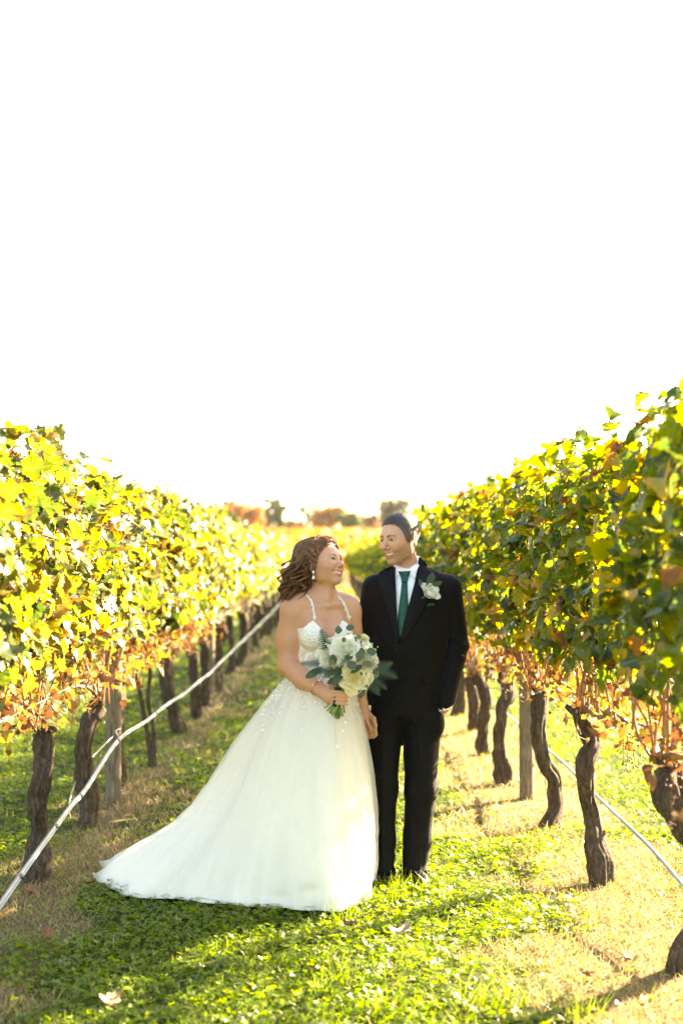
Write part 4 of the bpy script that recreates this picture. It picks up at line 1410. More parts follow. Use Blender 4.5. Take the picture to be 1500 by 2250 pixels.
def build_groom():
    root = thing('person', 'man in black suit and green tie, smiling down at the bride, hand in pocket', 'person', (GX, GY, float(ground_z(GX, GY)) + 0.012))
    HR = rot('Z', -46) @ rot('X', 7) @ rot('Y', -2)
    HC, HS = np.array([-0.064, -0.012, 1.671]), 1.05
    # body: head, neck, trunk, arms and hands as one skin
    f = Field(axis((-0.34, 0.32, 0.0033)), axis((-0.20, 0.17, 0.0033)), axis((0.0, 0.66, 0.012), (0.66, 0.93, 0.003), (0.93, 1.47, 0.008), (1.47, 1.83, 0.0027)))
    f.set_frame(HR, HC, HS)
    head_shape(f, False)
    f.set_frame()
    f.cap((-0.042, 0.030, 1.62), (-0.020, 0.034, 1.47), 0.053, 0.060, k=0.016)
    f.ell((-0.015, 0.03, 1.30), (0.17, 0.095, 0.20), k=0.05)
    f.ell((-0.04, 0.02, 0.98), (0.145, 0.095, 0.20), k=0.06)
    for a, b in (((-0.15, 0.0, 0.88), (-0.152, 0, 0.45)), ((0.045, 0, 0.88), (0.035, 0, 0.45))):
        f.cap(a, b, 0.078, 0.05, k=0.03)
        f.cap(b, (b[0], 0.01, 0.06), 0.05, 0.035, k=0.02)
    f.cap((-0.185, 0.03, 1.42), (-0.235, 0.03, 1.14), 0.045, 0.038, k=0.03)
    f.cap((-0.235, 0.03, 1.14), (-0.245, -0.07, 0.86), 0.036, 0.027, k=0.02)
    f.cap((0.175, 0.03, 1.42), (0.225, 0.06, 1.13), 0.045, 0.038, k=0.03)
    f.cap((0.225, 0.06, 1.13), (0.150, -0.045, 0.865), 0.036, 0.028, k=0.02)
    # hand in the pocket: only the wrist shows, palm and fingers run on inside
    f.cap((0.150, -0.045, 0.865), (0.108, -0.012, 0.79), 0.026, 0.032, k=0.02)
    for j in range(4):
        f.chain([(0.092 + j * 0.006, -0.028 + j * 0.018, 0.79), (0.074 + j * 0.006, -0.022 + j * 0.016, 0.735), (0.064 + j * 0.006, -0.016 + j * 0.015, 0.70)], [0.010, 0.0095, 0.008], k=0.006)
    f.chain([(0.126, -0.052, 0.835), (0.104, -0.052, 0.805), (0.088, -0.045, 0.775)], [0.012, 0.0105, 0.009], k=0.008)
    # hand holding the bride's hand: back of the hand, four fingers curled, thumb across
    f.cap((-0.245, -0.075, 0.855), (-0.232, -0.095, 0.800), 0.027, 0.033, k=0.02)
    for j, (x, l) in enumerate(((-0.205, 1.0), (-0.216, 1.05), (-0.230, 1.0), (-0.244, 0.85))):
        y = -0.118 + j * 0.011
        f.chain([(x + 0.004, y + 0.012, 0.795), (x + 0.016 - j * 0.004, y - 0.008, 0.762), (x + 0.020 - j * 0.006, y + 0.002, 0.762 - 0.036 * l), (x + 0.008 - j * 0.006, y + 0.018, 0.762 - 0.052 * l)], [0.0105, 0.0098, 0.009, 0.008], k=0.004)
    f.chain([(-0.222, -0.11, 0.83), (-0.196, -0.135, 0.805), (-0.186, -0.14, 0.772)], [0.012, 0.0105, 0.009], k=0.008)
    P, F = f.mesh()
    me = mesh_from('groom_body', P, F)
    base = (0.51, 0.275, 0.165)
    point_color(me, 'skin', skin_colors(P, HR, HC, HS, base, (0.44, 0.165, 0.115), False, 0.42))
    body = ob('body', me, M_skin, root)
    for sx in (-1, 1):
        eye_mesh(root, HR, HC, HS, sx, (-0.22, -0.95, -0.12), (0.05, 0.035, 0.025))
    teeth_mesh(root, HR, HC, HS)
    # cropped dark hair
    h = Field(axis((-0.20, 0.10, 0.0028)), axis((-0.16, 0.15, 0.0028)), axis((1.50, 1.83, 0.0028)))
    h.set_frame(HR, HC, HS)
    head_shape(h, False, skull_only=True)
    def region(X, Y, Z):
        shp = np.broadcast(X, Y, Z).shape
        Q = np.stack([np.broadcast_to(a, shp).ravel() for a in (X, Y, Z)], -1)
        q = head_local(Q, HR, HC, HS)
        ln = np.interp(q[:, 1], [-0.10, -0.082, -0.068, -0.055, -0.044, -0.034, -0.006, 0.002, 0.034, 0.042, 0.11], [0.073, 0.072, 0.066, 0.050, 0.022, -0.014, -0.026, 0.020, 0.020, -0.040, -0.055])
        ln = ln + 0.006 * np.clip(1 - np.abs(np.abs(q[:, 0]) - 0.04) / 0.02, 0, 1) * (q[:, 1] < -0.05)
        ln = ln + 0.0035 * vnoise(q, 130, 41) + 0.003 * vnoise(q, 320, 42)
        thick = np.interp(q[:, 2], [-0.06, 0.0, 0.05, 0.10], [0.0010, 0.0016, 0.0034, 0.0062])
        thick = thick * np.clip((q[:, 2] - ln) / 0.012, 0, 1)
        v = h.V.ravel() - thick * HS + 0.0004 - 0.0011 * vnoise(q, 300, 9)
        return np.maximum(v, (ln - q[:, 2]) * HS * 0.9).reshape(shp).astype(np.float32)
    h.V = region(*h.grid((slice(None),) * 3))
    hp, hf = h.mesh()
    m = NT('cropped_dark_hair')
    c = m.coord()
    fz = m.noise(420, 3, 0.7, c)
    zf = m.math('DIVIDE', m.math('SUBTRACT', m.n('ShaderNodeSeparateXYZ', {0: c})  .outputs[2], 1.655), 0.085, clamp=True)
    hcol = m.mix(zf, m.ramp(fz, [(0.35, (0.075, 0.052, 0.038)), (0.65, (0.18, 0.12, 0.085))]), m.ramp(fz, [(0.35, (0.016, 0.012, 0.010)), (0.65, (0.070, 0.055, 0.044))]))
    m.done(m.bsdf(hcol, 0.5, m.bump(fz, 0.8, 0.003), **{'Specular IOR Level': 0.5}))
    M_hair_m = m.mat
    hair = ob('hair', mesh_from('groom_hair', hp, hf), M_hair_m, root)
    hn = normals_of(hp, hf)
    rng = np.random.default_rng(5)
    q = head_local(hp, HR, HC, HS)
    outer = np.where((np.sum(hn * (hp - HC), axis=1) > 0.02) & (q[:, 2] > 0.0))[0]
    pick = rng.choice(outer, 6500)
    L = np.interp(q[pick, 2], [0, 0.06, 0.1], [0.0012, 0.003, 0.0055])
    tips = hn[pick] + rng.normal(0, 0.45, (len(pick), 3))
    nr = rng.normal(0, 1, (len(pick), 3))
    V, Fh = scatter(np.array([(-0.5, 0, 0), (0.5, 0, 0), (0, 1, 0)]), np.array([(0, 1, 2)]), hp[pick], basis(np.cross(tips, nr), tips), np.stack([np.full(len(pick), 0.0010), L, L], -1))
    st = ob('hair_bristles', mesh_from('hair_bristles', V, Fh), M_hair_m, hair); st['kind'] = 'stuff'

    # suit cloth
    m = NT('black_suit_wool')
    c = m.coord()
    w = m.noise(700, 2, 0.6, c)
    m.done(m.bsdf(m.ramp(w, [(0.3, (0.0016, 0.0015, 0.0017)), (0.7, (0.0034, 0.0031, 0.0034))]), 0.72, m.bump(m.noise(16, 3, 0.5, c), 0.25, 0.02), **{'Sheen Weight': 0.03, 'Sheen Roughness': 0.4, 'Specular IOR Level': 0.16}))
    M_suit = m.mat
    M_satin = simple('black_lapel_satin', (0.0016, 0.0016, 0.0022), 0.6, 0.2, 40, **{'Specular IOR Level': 0.16})
    M_shirt = simple('white_shirt', (0.80, 0.81, 0.85), 0.75, 0.03, 12, 0.25, 30, 0.006)
    M_tie = simple('green_satin_tie', (0.001, 0.060, 0.046), 0.5, 0.2, 60, 0.1, 500, 0.001, **{'Specular IOR Level': 0.3})
    M_shoe = simple('black_shoe_leather', (0.008, 0.008, 0.008), 0.22, 0.2)
    M_button = simple('black_button', (0.002, 0.002, 0.002), 0.5, 0.2, **{'Specular IOR Level': 0.2})

    # torso of the jacket, used for the jacket itself and to lay lapels, shirt and tie on
    j = Field(axis((-0.36, 0.34, 0.0045)), axis((-0.22, 0.22, 0.0045)), axis((0.70, 1.60, 0.0045)))
    j.ell((-0.015, 0.02, 1.36), (0.205, 0.118, 0.155), k=0.03)
    j.ell((-0.022, 0.012, 1.20), (0.198, 0.124, 0.20), k=0.06)
    j.ell((-0.036, 0.012, 1.02), (0.192, 0.122, 0.18), k=0.06)
    j.ell((-0.052, 0.015, 0.85), (0.192, 0.128, 0.14), k=0.06)
    j.cap((-0.060, 0.03, 1.50), (-0.170, 0.03, 1.452), 0.045, 0.040, k=0.03)      # shoulders
    j.cap((0.035, 0.03, 1.505), (0.160, 0.03, 1.448), 0.045, 0.042, k=0.03)
    j.ell((-0.015, 0.035, 1.47), (0.085, 0.065, 0.06), k=0.03)
    torso = j.copy()
    # sleeves
    j.cap((-0.188, 0.03, 1.432), (-0.226, 0.035, 1.16), 0.062, 0.058, k=0.022)
    j.cap((-0.226, 0.035, 1.16), (-0.244, -0.055, 0.865), 0.057, 0.046, k=0.02)
    j.cap((0.176, 0.03, 1.430), (0.216, 0.055, 1.14), 0.064, 0.060, k=0.022)
    j.cap((0.216, 0.055, 1.14), (0.154, -0.042, 0.872), 0.058, 0.048, k=0.015)
    lo_cuff = 0.862
    def trim(X, Y, Z):
        # hem rounded away in front, open cuffs, neck opening, chest V
        hem = 0.762 + 0.055 * np.exp(-((X + 0.055) / 0.05) ** 2) * (Y < 0.0) + 0 * Y
        inarmL = (X < -0.186) & (Y < 0.05)
        d = np.maximum(hem, np.where(inarmL, lo_cuff, 0)) - Z
        cut = (X > 0.125) & (Y < -0.005) & (Z < 0.95)
        return np.maximum(d, np.where(cut, (0.846 + 0.45 * (X - 0.16)) - Z, -1))
    j.func(trim)
    VB = gp(873, 1412)
    def vcut(X, Y, Z):
        # open front: a wedge from the neck to the button
        t = np.clip((Z - VB[1]) / (1.50 - VB[1]), 0, 1.2)
        cx = VB[0] + (-0.030 - VB[0]) * t
        half = 0.078 * t
        inside = np.minimum(half - np.abs(X - cx), (-0.01 + 0.0 * Z) - Y)
        inside = np.minimum(inside, Z - VB[1])
        return inside
    j.func(lambda X, Y, Z: vcut(X, Y, Z).astype(np.float32))
    def neckhole(X, Y, Z):
        return 0.066 - np.sqrt((X + 0.022) ** 2 + ((Y - 0.022) * 0.95) ** 2) - (Z < 1.46) * 1.0
    j.func(lambda X, Y, Z: neckhole(X, Y, Z).astype(np.float32))
    P, F = j.mesh()
    P = relax(P, F, 3, 0.5)
    N = normals_of(P, F)
    # drag folds at elbows, waist and under the arm
    el = np.exp(-((P[:, 2] - 1.13) / 0.10) ** 2) * (np.abs(P[:, 0] + 0.01) > 0.16)
    D = P * np.array([0.35, 0.35, 1.0]) + np.stack([np.zeros(len(P)), np.zeros(len(P)), 0.55 * np.abs(P[:, 0] + 0.02)], -1)
    fold = 0.009 * np.clip(vnoise(D, 30, 4), -0.3, 1) * el
    wst = np.exp(-((P[:, 2] - 1.10) / 0.14) ** 2) * (np.abs(P[:, 0] + 0.05) < 0.16)
    fold += 0.006 * vnoise(D, 22, 6) * wst
    P = P + N * (fold + 0.0040 * vnoise(P * np.array([1, 1, 0.4]), 13, 8))[:, None]
    jacket = ob('jacket', mesh_from('jacket', P, F), M_suit, root)
    jb = Field(*j.ax); jb.V = j.V
    on = lambda XZ, off=0.0: torso.front(XZ, off=off)
    # lapels with peaks
    G = lambda pts: [gp(*p) for p in pts]
    lap_l = between(G([(866, 1246), (846, 1252), (829, 1266), (833, 1292), (843, 1335), (857, 1378), (873, 1414)]), G([(868, 1250), (867, 1260), (867, 1272), (868, 1300), (869, 1340), (871, 1380), (875, 1415)]), 26, 7)
    lap_r = between(G([(920, 1226), (916, 1250), (909, 1280), (900, 1312), (891, 1345), (882, 1380), (874, 1414)]), G([(934, 1236), (942, 1252), (958, 1274), (950, 1302), (928, 1342), (902, 1382), (876, 1416)]), 26, 7)
    for lp in (lap_l, lap_r):
        ob('lapel', mesh_from('lapel', *sheet(lp, lambda q: on(q) - 0.004, 0.005)), M_satin, jacket)
    # collar of the jacket behind the neck
    a = np.linspace(-0.25, math.pi + 0.25, 26)
    cl = Bag()
    ring = lambda r, z, dz: np.stack([-0.022 + r * np.cos(a), 0.022 + r * 1.02 * np.sin(a), z + dz * np.sin(a)], -1)
    V = np.concatenate([ring(0.073, 1.515, 0.03), ring(0.080, 1.520, 0.03), ring(0.096, 1.482, 0.025)])
    Fq = []
    for r in range(2):
        for i in range(25):
            Fq.append((r * 26 + i, r * 26 + i + 1, (r + 1) * 26 + i + 1, (r + 1) * 26 + i))
    ob('collar', mesh_from('jacket_collar', V, Fq), M_suit, jacket)
    for py in (1429, 1472):
        b = gp(869, py)
        y = float(on([b])[0])
        ob('button', mesh_from('button', *tube(np.array([(b[0], y + 0.002, b[1]), (b[0], y - 0.006, b[1]), (b[0], y - 0.008, b[1])]), [0.0095, 0.0095, 0.006], 14)), M_button, jacket)
    # closing edge, pocket flap and breast welt
    ed = [gp(874, 1414), gp(872, 1440), gp(868, 1480), gp(864, 1520), gp(858, 1552)]
    ed2 = [p + np.array([0.004, 0]) for p in ed]
    ob('front_edge', mesh_from('front_edge', *sheet(between(ed, ed2, 24, 2), lambda q: on(q) - 0.003, 0.003)), M_suit, jacket)
    fl = between([gp(925, 1488), gp(926, 1506)], [gp(972, 1486), gp(973, 1503)], 6, 8)
    ob('pocket_flap', mesh_from('pocket_flap', *sheet(fl, lambda q: on(q) - 0.003, 0.004)), M_suit, jacket)
    ps = between([gp(921, 1329), gp(921, 1335)], [gp(951, 1326), gp(951, 1332)], 4, 8)
    ob('pocket_square', mesh_from('pocket_square', *sheet(ps, lambda q: on(q) - 0.002, 0.006)), M_tie, jacket)
    # shirt: body under the jacket, stand collar, wings, cuff
    s = Field(*torso.ax); s.V = torso.V + 0.012
    s.cap((-0.022, 0.030, 1.40), (-0.028, 0.028, 1.66), 0.0700, 0.0665, k=0.012)
    s.func(lambda X, Y, Z: np.maximum(0.95 - Z, Z - np.minimum(1.510 + 0.80 * (Y + 0.042), 1.585)))
    sp, sf = s.mesh()
    shirt = ob('shirt', mesh_from('shirt', sp, sf), M_shirt, root)
    def chest(q):
        return s.front(q) - 0.003
    wl = between(G([(868, 1253), (867, 1261), (867, 1270)]), G([(883, 1259), (879, 1263), (869, 1271)]), 8, 6)
    wr = between(G([(888, 1260), (897, 1265), (909, 1272)]), G([(913, 1240), (916, 1250), (911, 1273)]), 10, 8)
    for wg in (wl, wr):
        ob('collar_wing', mesh_from('collar_wing', *sheet(wg, lambda q: chest(q) - 0.003, 0.005)), M_shirt, shirt)
    # tie
    tie = Bag()
    def tie_y(q):
        return chest(q) - 0.004
    kn = between(G([(873, 1258), (878, 1268), (881, 1281)]), G([(901, 1257), (897, 1268), (893, 1281)]), 8, 9)
    bl = between(G([(881, 1280), (878, 1305), (874, 1335), (871, 1365), (873, 1402)]), G([(893, 1280), (893, 1305), (894, 1335), (894, 1365), (879, 1402)]), 22, 9)
    def bulge(q, rows, amp):
        g = np.array(rows).reshape(-1, 2)
        c = np.tile(np.linspace(-1, 1, 9), len(rows))
        return tie_y(q) - amp * (1 - c ** 2)
    V, F2 = sheet(kn, lambda q: bulge(q, kn, 0.010), 0.006); tie.add(V, F2)
    V, F2 = sheet(bl, lambda q: bulge(q, bl, 0.005), 0.003); tie.add(V, F2)
    ob('tie', tie.mesh('tie'), M_tie, root)
    # cuffs
    for c0, c1, r in (((-0.243, -0.052, 0.885), (-0.2465, -0.070, 0.838), 0.040), ((0.160, -0.043, 0.885), (0.1475, -0.046, 0.842), 0.035)):
        ob('cuff', mesh_from('cuff', *tube(np.array([c0, (np.array(c0) + c1) / 2, c1, np.array(c1) + (np.array(c0) - c1) * 0.05]), [r, r, r, r * 0.86], 20)), M_shirt, shirt)
    # trousers
    t = Field(axis((-0.30, 0.20, 0.0042)), axis((-0.20, 0.20, 0.0042)), axis((0.0, 1.02, 0.0045)))
    t.ell((-0.054, 0.015, 0.90), (0.178, 0.118, 0.16), k=0.04)
    for xs_, ys_ in ((( -0.146, -0.150, -0.156, -0.158), (0.01, -0.005, 0.0, -0.005)), ((0.040, 0.036, 0.020, 0.004), (0.01, 0.0, 0.012, 0.012))):
        t.cap((xs_[0], ys_[0], 0.82), (xs_[1], ys_[1], 0.45), 0.098, 0.078, k=0.02)
        t.cap((xs_[1], ys_[1], 0.45), (xs_[2], ys_[2], 0.20), 0.076, 0.066, k=0.03)
        t.cap((xs_[2], ys_[2], 0.20), (xs_[3], ys_[3] - 0.015, 0.05), 0.066, 0.068, k=0.03)
    t.ell((0.108, -0.035, 0.775), (0.045, 0.055, 0.075), k=0.03)
    t.func(lambda X, Y, Z: (0.030 + 0.15 * np.clip(Y, 0, 1) * 0 - Z) + 0 * X + np.where(Y < -0.03, 0.02, 0))
    t.func(lambda X, Y, Z: (0.0055 - np.abs(X + 0.054)) * ((Z < 0.66) * 1.0) - (Z >= 0.66) * 1.0 + 0 * Y)
    P, F = t.mesh()
    P = relax(P, F, 2, 0.5)
    N = normals_of(P, F)
    leg = np.where(P[:, 0] < -0.054, 1.0, -1.0)
    D = P * np.array([0.4, 0.4, 1.0]) + np.stack([np.zeros(len(P)), np.zeros(len(P)), leg * P[:, 0] * 0.5], -1)
    br = 0.008 * vnoise(D, 26, 3) * np.exp(-((P[:, 2] - 0.08) / 0.08) ** 2)
    kn_ = 0.0038 * vnoise(D, 16, 5) * np.exp(-((P[:, 2] - 0.46) / 0.2) ** 2) + 0.006 * vnoise(D, 20, 15) * np.exp(-((P[:, 2] - 0.74) / 0.08) ** 2)
    cx = np.where(P[:, 0] < -0.054, -0.152, 0.028)
    crease = 0.006 * np.exp(-((P[:, 0] - cx) / 0.010) ** 2) * (P[:, 1] < -0.01) * np.clip((0.8 - P[:, 2]) / 0.1, 0, 1)
    P = P + N * (br + kn_ + crease + 0.003 * vnoise(P * np.array([1, 1, 0.3]), 14, 7))[:, None]
    ob('trousers', mesh_from('trousers', P, F), M_suit, root)
    # shoes
    for k, (x, y, yaw) in enumerate(((-0.165, -0.03, -24), (0.002, 0.0, 12))):
        sh = Field(axis((-0.09, 0.09, 0.004)), axis((-0.24, 0.14, 0.004)), axis((-0.02, 0.13, 0.004)))
        sh.ell((0, 0.05, 0.045), (0.038, 0.065, 0.05), k=0.02)
        sh.ell((0, -0.06, 0.030), (0.046, 0.09, 0.036), k=0.04)
        sh.ell((0, -0.135, 0.024), (0.040, 0.055, 0.026), k=0.03)
        sh.func(lambda X, Y, Z: (0.012 - Z) + 0 * X + 0 * Y)
        P, F = sh.mesh()
        sole = Field(*sh.ax)
        sole.ell((0, 0.06, 0.008), (0.040, 0.070, 0.03), k=0.02)
        sole.ell((0, -0.075, 0.008), (0.048, 0.115, 0.03), k=0.04)
        sole.func(lambda X, Y, Z: np.maximum(Z - 0.0125, -0.006 - Z) + 0 * X + 0 * Y)
        P2, F2 = sole.mesh()
        Rz = rot('Z', yaw)
        off = np.array([x, y, 0.0])
        so = ob('shoe', mesh_from('shoe', P @ Rz.T + off, F), M_shoe, root)
        ob('sole', mesh_from('sole', P2 @ Rz.T + off, F2), M_shoe, so)
        for i in range(4):
            yy = -0.035 - i * 0.016
            zz = 0.075 - i * 0.006
            V, Fq = tube(np.array([(-0.016, yy, zz - 0.006), (0, yy, zz), (0.016, yy, zz - 0.006)]) @ Rz.T + off, [0.0025] * 3, 6)
            ob('lace', mesh_from('lace', V, Fq), M_shoe, so)
    # wrist watch glinting at the pocket
    M_watch = simple('watch_steel', (0.55, 0.52, 0.46), 0.2, 0.1, 40, 0, **{'Metallic': 1.0})
    c0 = np.array([0.141, -0.040, 0.838])
    a = np.linspace(0, 2 * math.pi, 24)
    ringp = c0 + np.stack([0.031 * np.cos(a), 0.031 * np.sin(a), 0.008 * np.cos(a)], -1)
    wt = Bag()
    wt.add(*tube(ringp, np.full(24, 0.0055), 8))
    wt.add(*tube(np.array([c0 + (0.010, -0.030, 0.002), c0 + (0.013, -0.040, 0.003)]), [0.016, 0.015], 16))
    ob('watch', wt.mesh('watch'), M_watch, root)
    return root, f, torso
groom, groom_field, groom_torso = build_groom()
# ------------------------------------------------------------------ the bride
BX, BY = -0.06, 6.72
BS = BY / FPX
def bp_(px, py):
    return np.array([(px - VX) * BS - BX, CAMH - (py - VY) * BS])

def build_bride():
    root = thing('person', 'woman in a white tulle wedding gown with a long train, holding a bouquet', 'person', (BX, BY, float(ground_z(BX, BY)) + 0.005))
    HR = rot('Z', 52) @ rot('X', -15) @ rot('Y', 4)
    HC, HS = np.array([0.022, 0.005, 1.541]), 0.98
    TR = rot('Z', 20)          # trunk turned towards the groom
    xs, ys = axis((-0.24, 0.30, 0.0032)), axis((-0.30, 0.20, 0.0032))
    f = Field(xs, ys, axis((0.0, 0.70, 0.014), (0.70, 1.42, 0.0036), (1.42, 1.68, 0.0027)))
    trunk = Field(xs, ys, axis((0.80, 1.42, 0.0036)))
    for g in (trunk, f):
        g.set_frame(TR, (0.016, 0.02, 0))
        g.ell((0, 0.01, 1.235), (0.125, 0.088, 0.13), k=0.03)              # ribs
        g.ell((0, 0.005, 1.31), (0.118, 0.066, 0.075), k=0.04)             # upper chest
        g.cap((-0.085, 0.014, 1.350), (0.085, 0.014, 1.350), 0.048, k=0.03)
        g.ell((0, 0.01, 1.08), (0.118, 0.090, 0.12), k=0.05)
        g.ell((0, 0.015, 0.92), (0.150, 0.115, 0.13), k=0.06)
        for s in (-1, 1):
            g.ell((s * 0.062, -0.062, 1.205), (0.062, 0.058, 0.062), k=0.022)
            g.ell((s * 0.055, -0.045, 1.25), (0.045, 0.035, 0.06), k=0.035)
        g.set_frame()
    # head and neck
    f.set_frame(HR, HC, HS)
    head_shape(f, True)
    f.set_frame()
    f.cap((0.020, 0.020, 1.475), (0.022, 0.028, 1.36), 0.047, 0.052, k=0.03)
    f.cap((0.052, -0.018, 1.440), (0.040, -0.030, 1.375), 0.018, 0.016, k=0.035)
    f.cap((0.0, 0.022, 1.392), (-0.085, 0.016, 1.362), 0.036, 0.038, k=0.05)
    f.cap((0.035, 0.028, 1.392), (0.115, 0.05, 1.358), 0.034, 0.036, k=0.05)
    f.cap((0.012, -0.046, 1.342), (-0.075, -0.035, 1.352), 0.008, 0.007, k=0.022)      # collar bones
    f.cap((0.045, -0.040, 1.342), (0.110, 0.000, 1.350), 0.008, 0.007, k=0.022)
    # right arm: down, then forward across the waist to the flowers
    f.ell((-0.112, 0.018, 1.330), (0.064, 0.058, 0.066), k=0.03)
    f.cap((-0.118, 0.020, 1.30), (-0.136, 0.030, 1.18), 0.062, 0.064, k=0.03)
    f.cap((-0.136, 0.030, 1.18), (-0.142, 0.010, 1.060), 0.062, 0.050, k=0.03)
    f.cap((-0.142, 0.008, 1.062), (-0.070, -0.120, 1.008), 0.050, 0.046, k=0.02)
    f.cap((-0.070, -0.120, 1.008), (0.014, -0.205, 0.962), 0.046, 0.0285, k=0.02)
    # hand round the stems
    f.cap((0.014, -0.205, 0.962), (0.044, -0.236, 0.944), 0.0265, 0.0300, k=0.02)
    f.ell((0.052, -0.244, 0.940), (0.030, 0.018, 0.036), rot('Y', 20) @ rot('Z', -25), k=0.014)
    for j, (z, l) in enumerate(((0.962, 1.0), (0.946, 1.06), (0.929, 1.0), (0.912, 0.88))):
        f.chain([(0.066, -0.258 + 0.002 * j, z), (0.090, -0.2755, z - 0.001), (0.090 + 0.030 * l, -0.272, z - 0.004), (0.098 + 0.038 * l, -0.252, z - 0.006)], [0.0098, 0.0090, 0.0082, 0.0072], k=0.0025)
    f.chain([(0.046, -0.232, 0.975), (0.080, -0.220, 0.990), (0.112, -0.222, 0.985)], [0.012, 0.0095, 0.008], k=0.008)
    # left arm: down to the groom's hand
    f.ell((0.150, 0.055, 1.330), (0.050, 0.050, 0.060), k=0.03)
    f.cap((0.152, 0.06, 1.30), (0.180, 0.10, 1.07), 0.052, 0.044, k=0.03)
    f.cap((0.180, 0.10, 1.07), (0.208, 0.125, 0.865), 0.042, 0.027, k=0.02)
    f.cap((0.208, 0.125, 0.865), (0.222, 0.118, 0.805), 0.025, 0.028, k=0.02)
    for j in range(4):
        x, y = 0.226 + 0.004 * j, 0.098 + j * 0.014
        f.chain([(x, y, 0.802), (x + 0.016, y - 0.006, 0.772), (x + 0.026, y + 0.004, 0.748), (x + 0.020, y + 0.014, 0.734)], [0.0085, 0.008, 0.0075, 0.0065], k=0.003)
    f.chain([(0.212, 0.100, 0.82), (0.205, 0.078, 0.79), (0.214, 0.066, 0.762)], [0.010, 0.0085, 0.0075], k=0.006)
    # legs under the gown
    for x in (-0.065, 0.075):
        f.cap((x, 0.02, 0.86), (x, 0.02, 0.46), 0.085, 0.055, k=0.04)
        f.cap((x, 0.02, 0.46), (x, 0.03, 0.07), 0.055, 0.034, k=0.02)
        f.cap((x, 0.03, 0.05), (x, -0.12, 0.02), 0.03, 0.022, k=0.02)
    P, F = f.mesh()
    me = mesh_from('bride_body', P, F)
    base = (0.55, 0.285, 0.170)
    point_color(me, 'skin', skin_colors(P, HR, HC, HS, base, (0.56, 0.16, 0.125), True))
    ob('body', me, M_skin, root)
    for sx in (-1, 1):
        eye_mesh(root, HR, HC, HS, sx, (0.30, -0.95, 0.25), (0.06, 0.045, 0.03))
    teeth_mesh(root, HR, HC, HS)

    # ---------------- gown: bodice
    def gown_cloth(name, col, trans, sparkle, alpha=1.0, bumps=0.3):
        m = NT(name)
        c = m.coord()
        n1 = m.noise(24, 4, 0.6, c)
        colr = m.ramp(n1, [(0.3, tuple(x * 0.96 for x in col)), (0.7, col)])
        vor = m.n('ShaderNodeTexVoronoi', {'Vector': c, 'Scale': 130.0}, feature='F1').outputs['Distance']
        sp = m.math('MULTIPLY', m.math('LESS_THAN', vor, 0.16), sparkle)
        st = m.n('ShaderNodeMapping', {'Vector': c, 'Scale': (1, 1, 0.12)}).outputs[0]
        nrm = m.bump(m.noise(55, 4, 0.6, st), bumps, 0.008)
        d = m.bsdf(colr, m.math('SUBTRACT', 0.75, m.math('MULTIPLY', sp, 0.6)), nrm, **{'Specular IOR Level': m.math('ADD', 0.25, sp), 'Sheen Weight': 0.15})
        t = m.n('ShaderNodeBsdfTranslucent', {'Color': colr}).outputs[0]
        sh = m.mixsh(trans, d, t)
        if alpha < 1:
            sh = m.mixsh(alpha, m.n('ShaderNodeBsdfTransparent').outputs[0], sh)
        return m.done(sh)
    M_gown = gown_cloth('ivory_satin', (0.87, 0.845, 0.78), 0.06, 0.2)
    M_tulle = gown_cloth('white_tulle', (0.90, 0.885, 0.84), 0.30, 0.6, 0.36, 0.15)
    M_lace = simple('ivory_lace', (0.80, 0.77, 0.70), 0.55, 0.05, 200, 0.5, 300, 0.002)

    bod = trunk.copy()
    bod.V = bod.V - 0.006
    def neckline(X, Y, Z):
        # sweetheart neckline in the turned frame of the trunk
        u = (X - 0.016) * TR[0, 0] + (Y - 0.02) * TR[1, 0]
        v = (X - 0.016) * TR[0, 1] + (Y - 0.02) * TR[1, 1]
        au = np.abs(u)
        front = np.interp(au, [0.0, 0.012, 0.03, 0.055, 0.072, 0.09, 0.12, 0.16], [1.180, 1.190, 1.220, 1.256, 1.276, 1.268, 1.238, 1.225])
        top = np.where(v < 0.0, front, np.interp(v, [0.0, 0.06], [1.225, 1.16]))
        return np.maximum(Z - top, 0.93 - Z)
    bod.V = np.maximum(bod.V, neckline(*bod.grid((slice(None),) * 3)).astype(np.float32))
    bpnts, bf = bod.mesh()
    bn = normals_of(bpnts, bf)
    bpnts = bpnts + bn * (0.0012 * vnoise(bpnts, 120, 2) + 0.0008 * vnoise(bpnts, 60, 3))[:, None]
    m = NT('lace_over_nude_bodice')
    c = m.coord()
    vo = m.n('ShaderNodeTexVoronoi', {'Vector': c, 'Scale': 62.0}, feature='DISTANCE_TO_EDGE').outputs['Distance']
    fl = m.noise(38, 4, 0.65, c, 0.8)
    zz = m.n('ShaderNodeSeparateXYZ', {0: c}).outputs[2]
    sheer = m.math('SUBTRACT', 1.0, m.math('DIVIDE', m.math('SUBTRACT', zz, 1.12), 0.05), clamp=True)      # only below the cups
    hole = m.math('MULTIPLY', m.ramp(fl, [(0.46, (0, 0, 0)), (0.54, (1, 1, 1))]), m.math('ADD', 0.12, m.math('MULTIPLY', sheer, 0.6)))
    lc = m.mix(hole, (0.87, 0.85, 0.79), (0.56, 0.40, 0.29))
    m.done(m.bsdf(lc, 0.6, m.bump(m.math('ADD', fl, m.math('MULTIPLY', vo, 2.0)), 0.7, 0.006), **{'Specular IOR Level': 0.4}))
    gown = ob('gown', mesh_from('gown_bodice', bpnts, bf), m.mat, root)
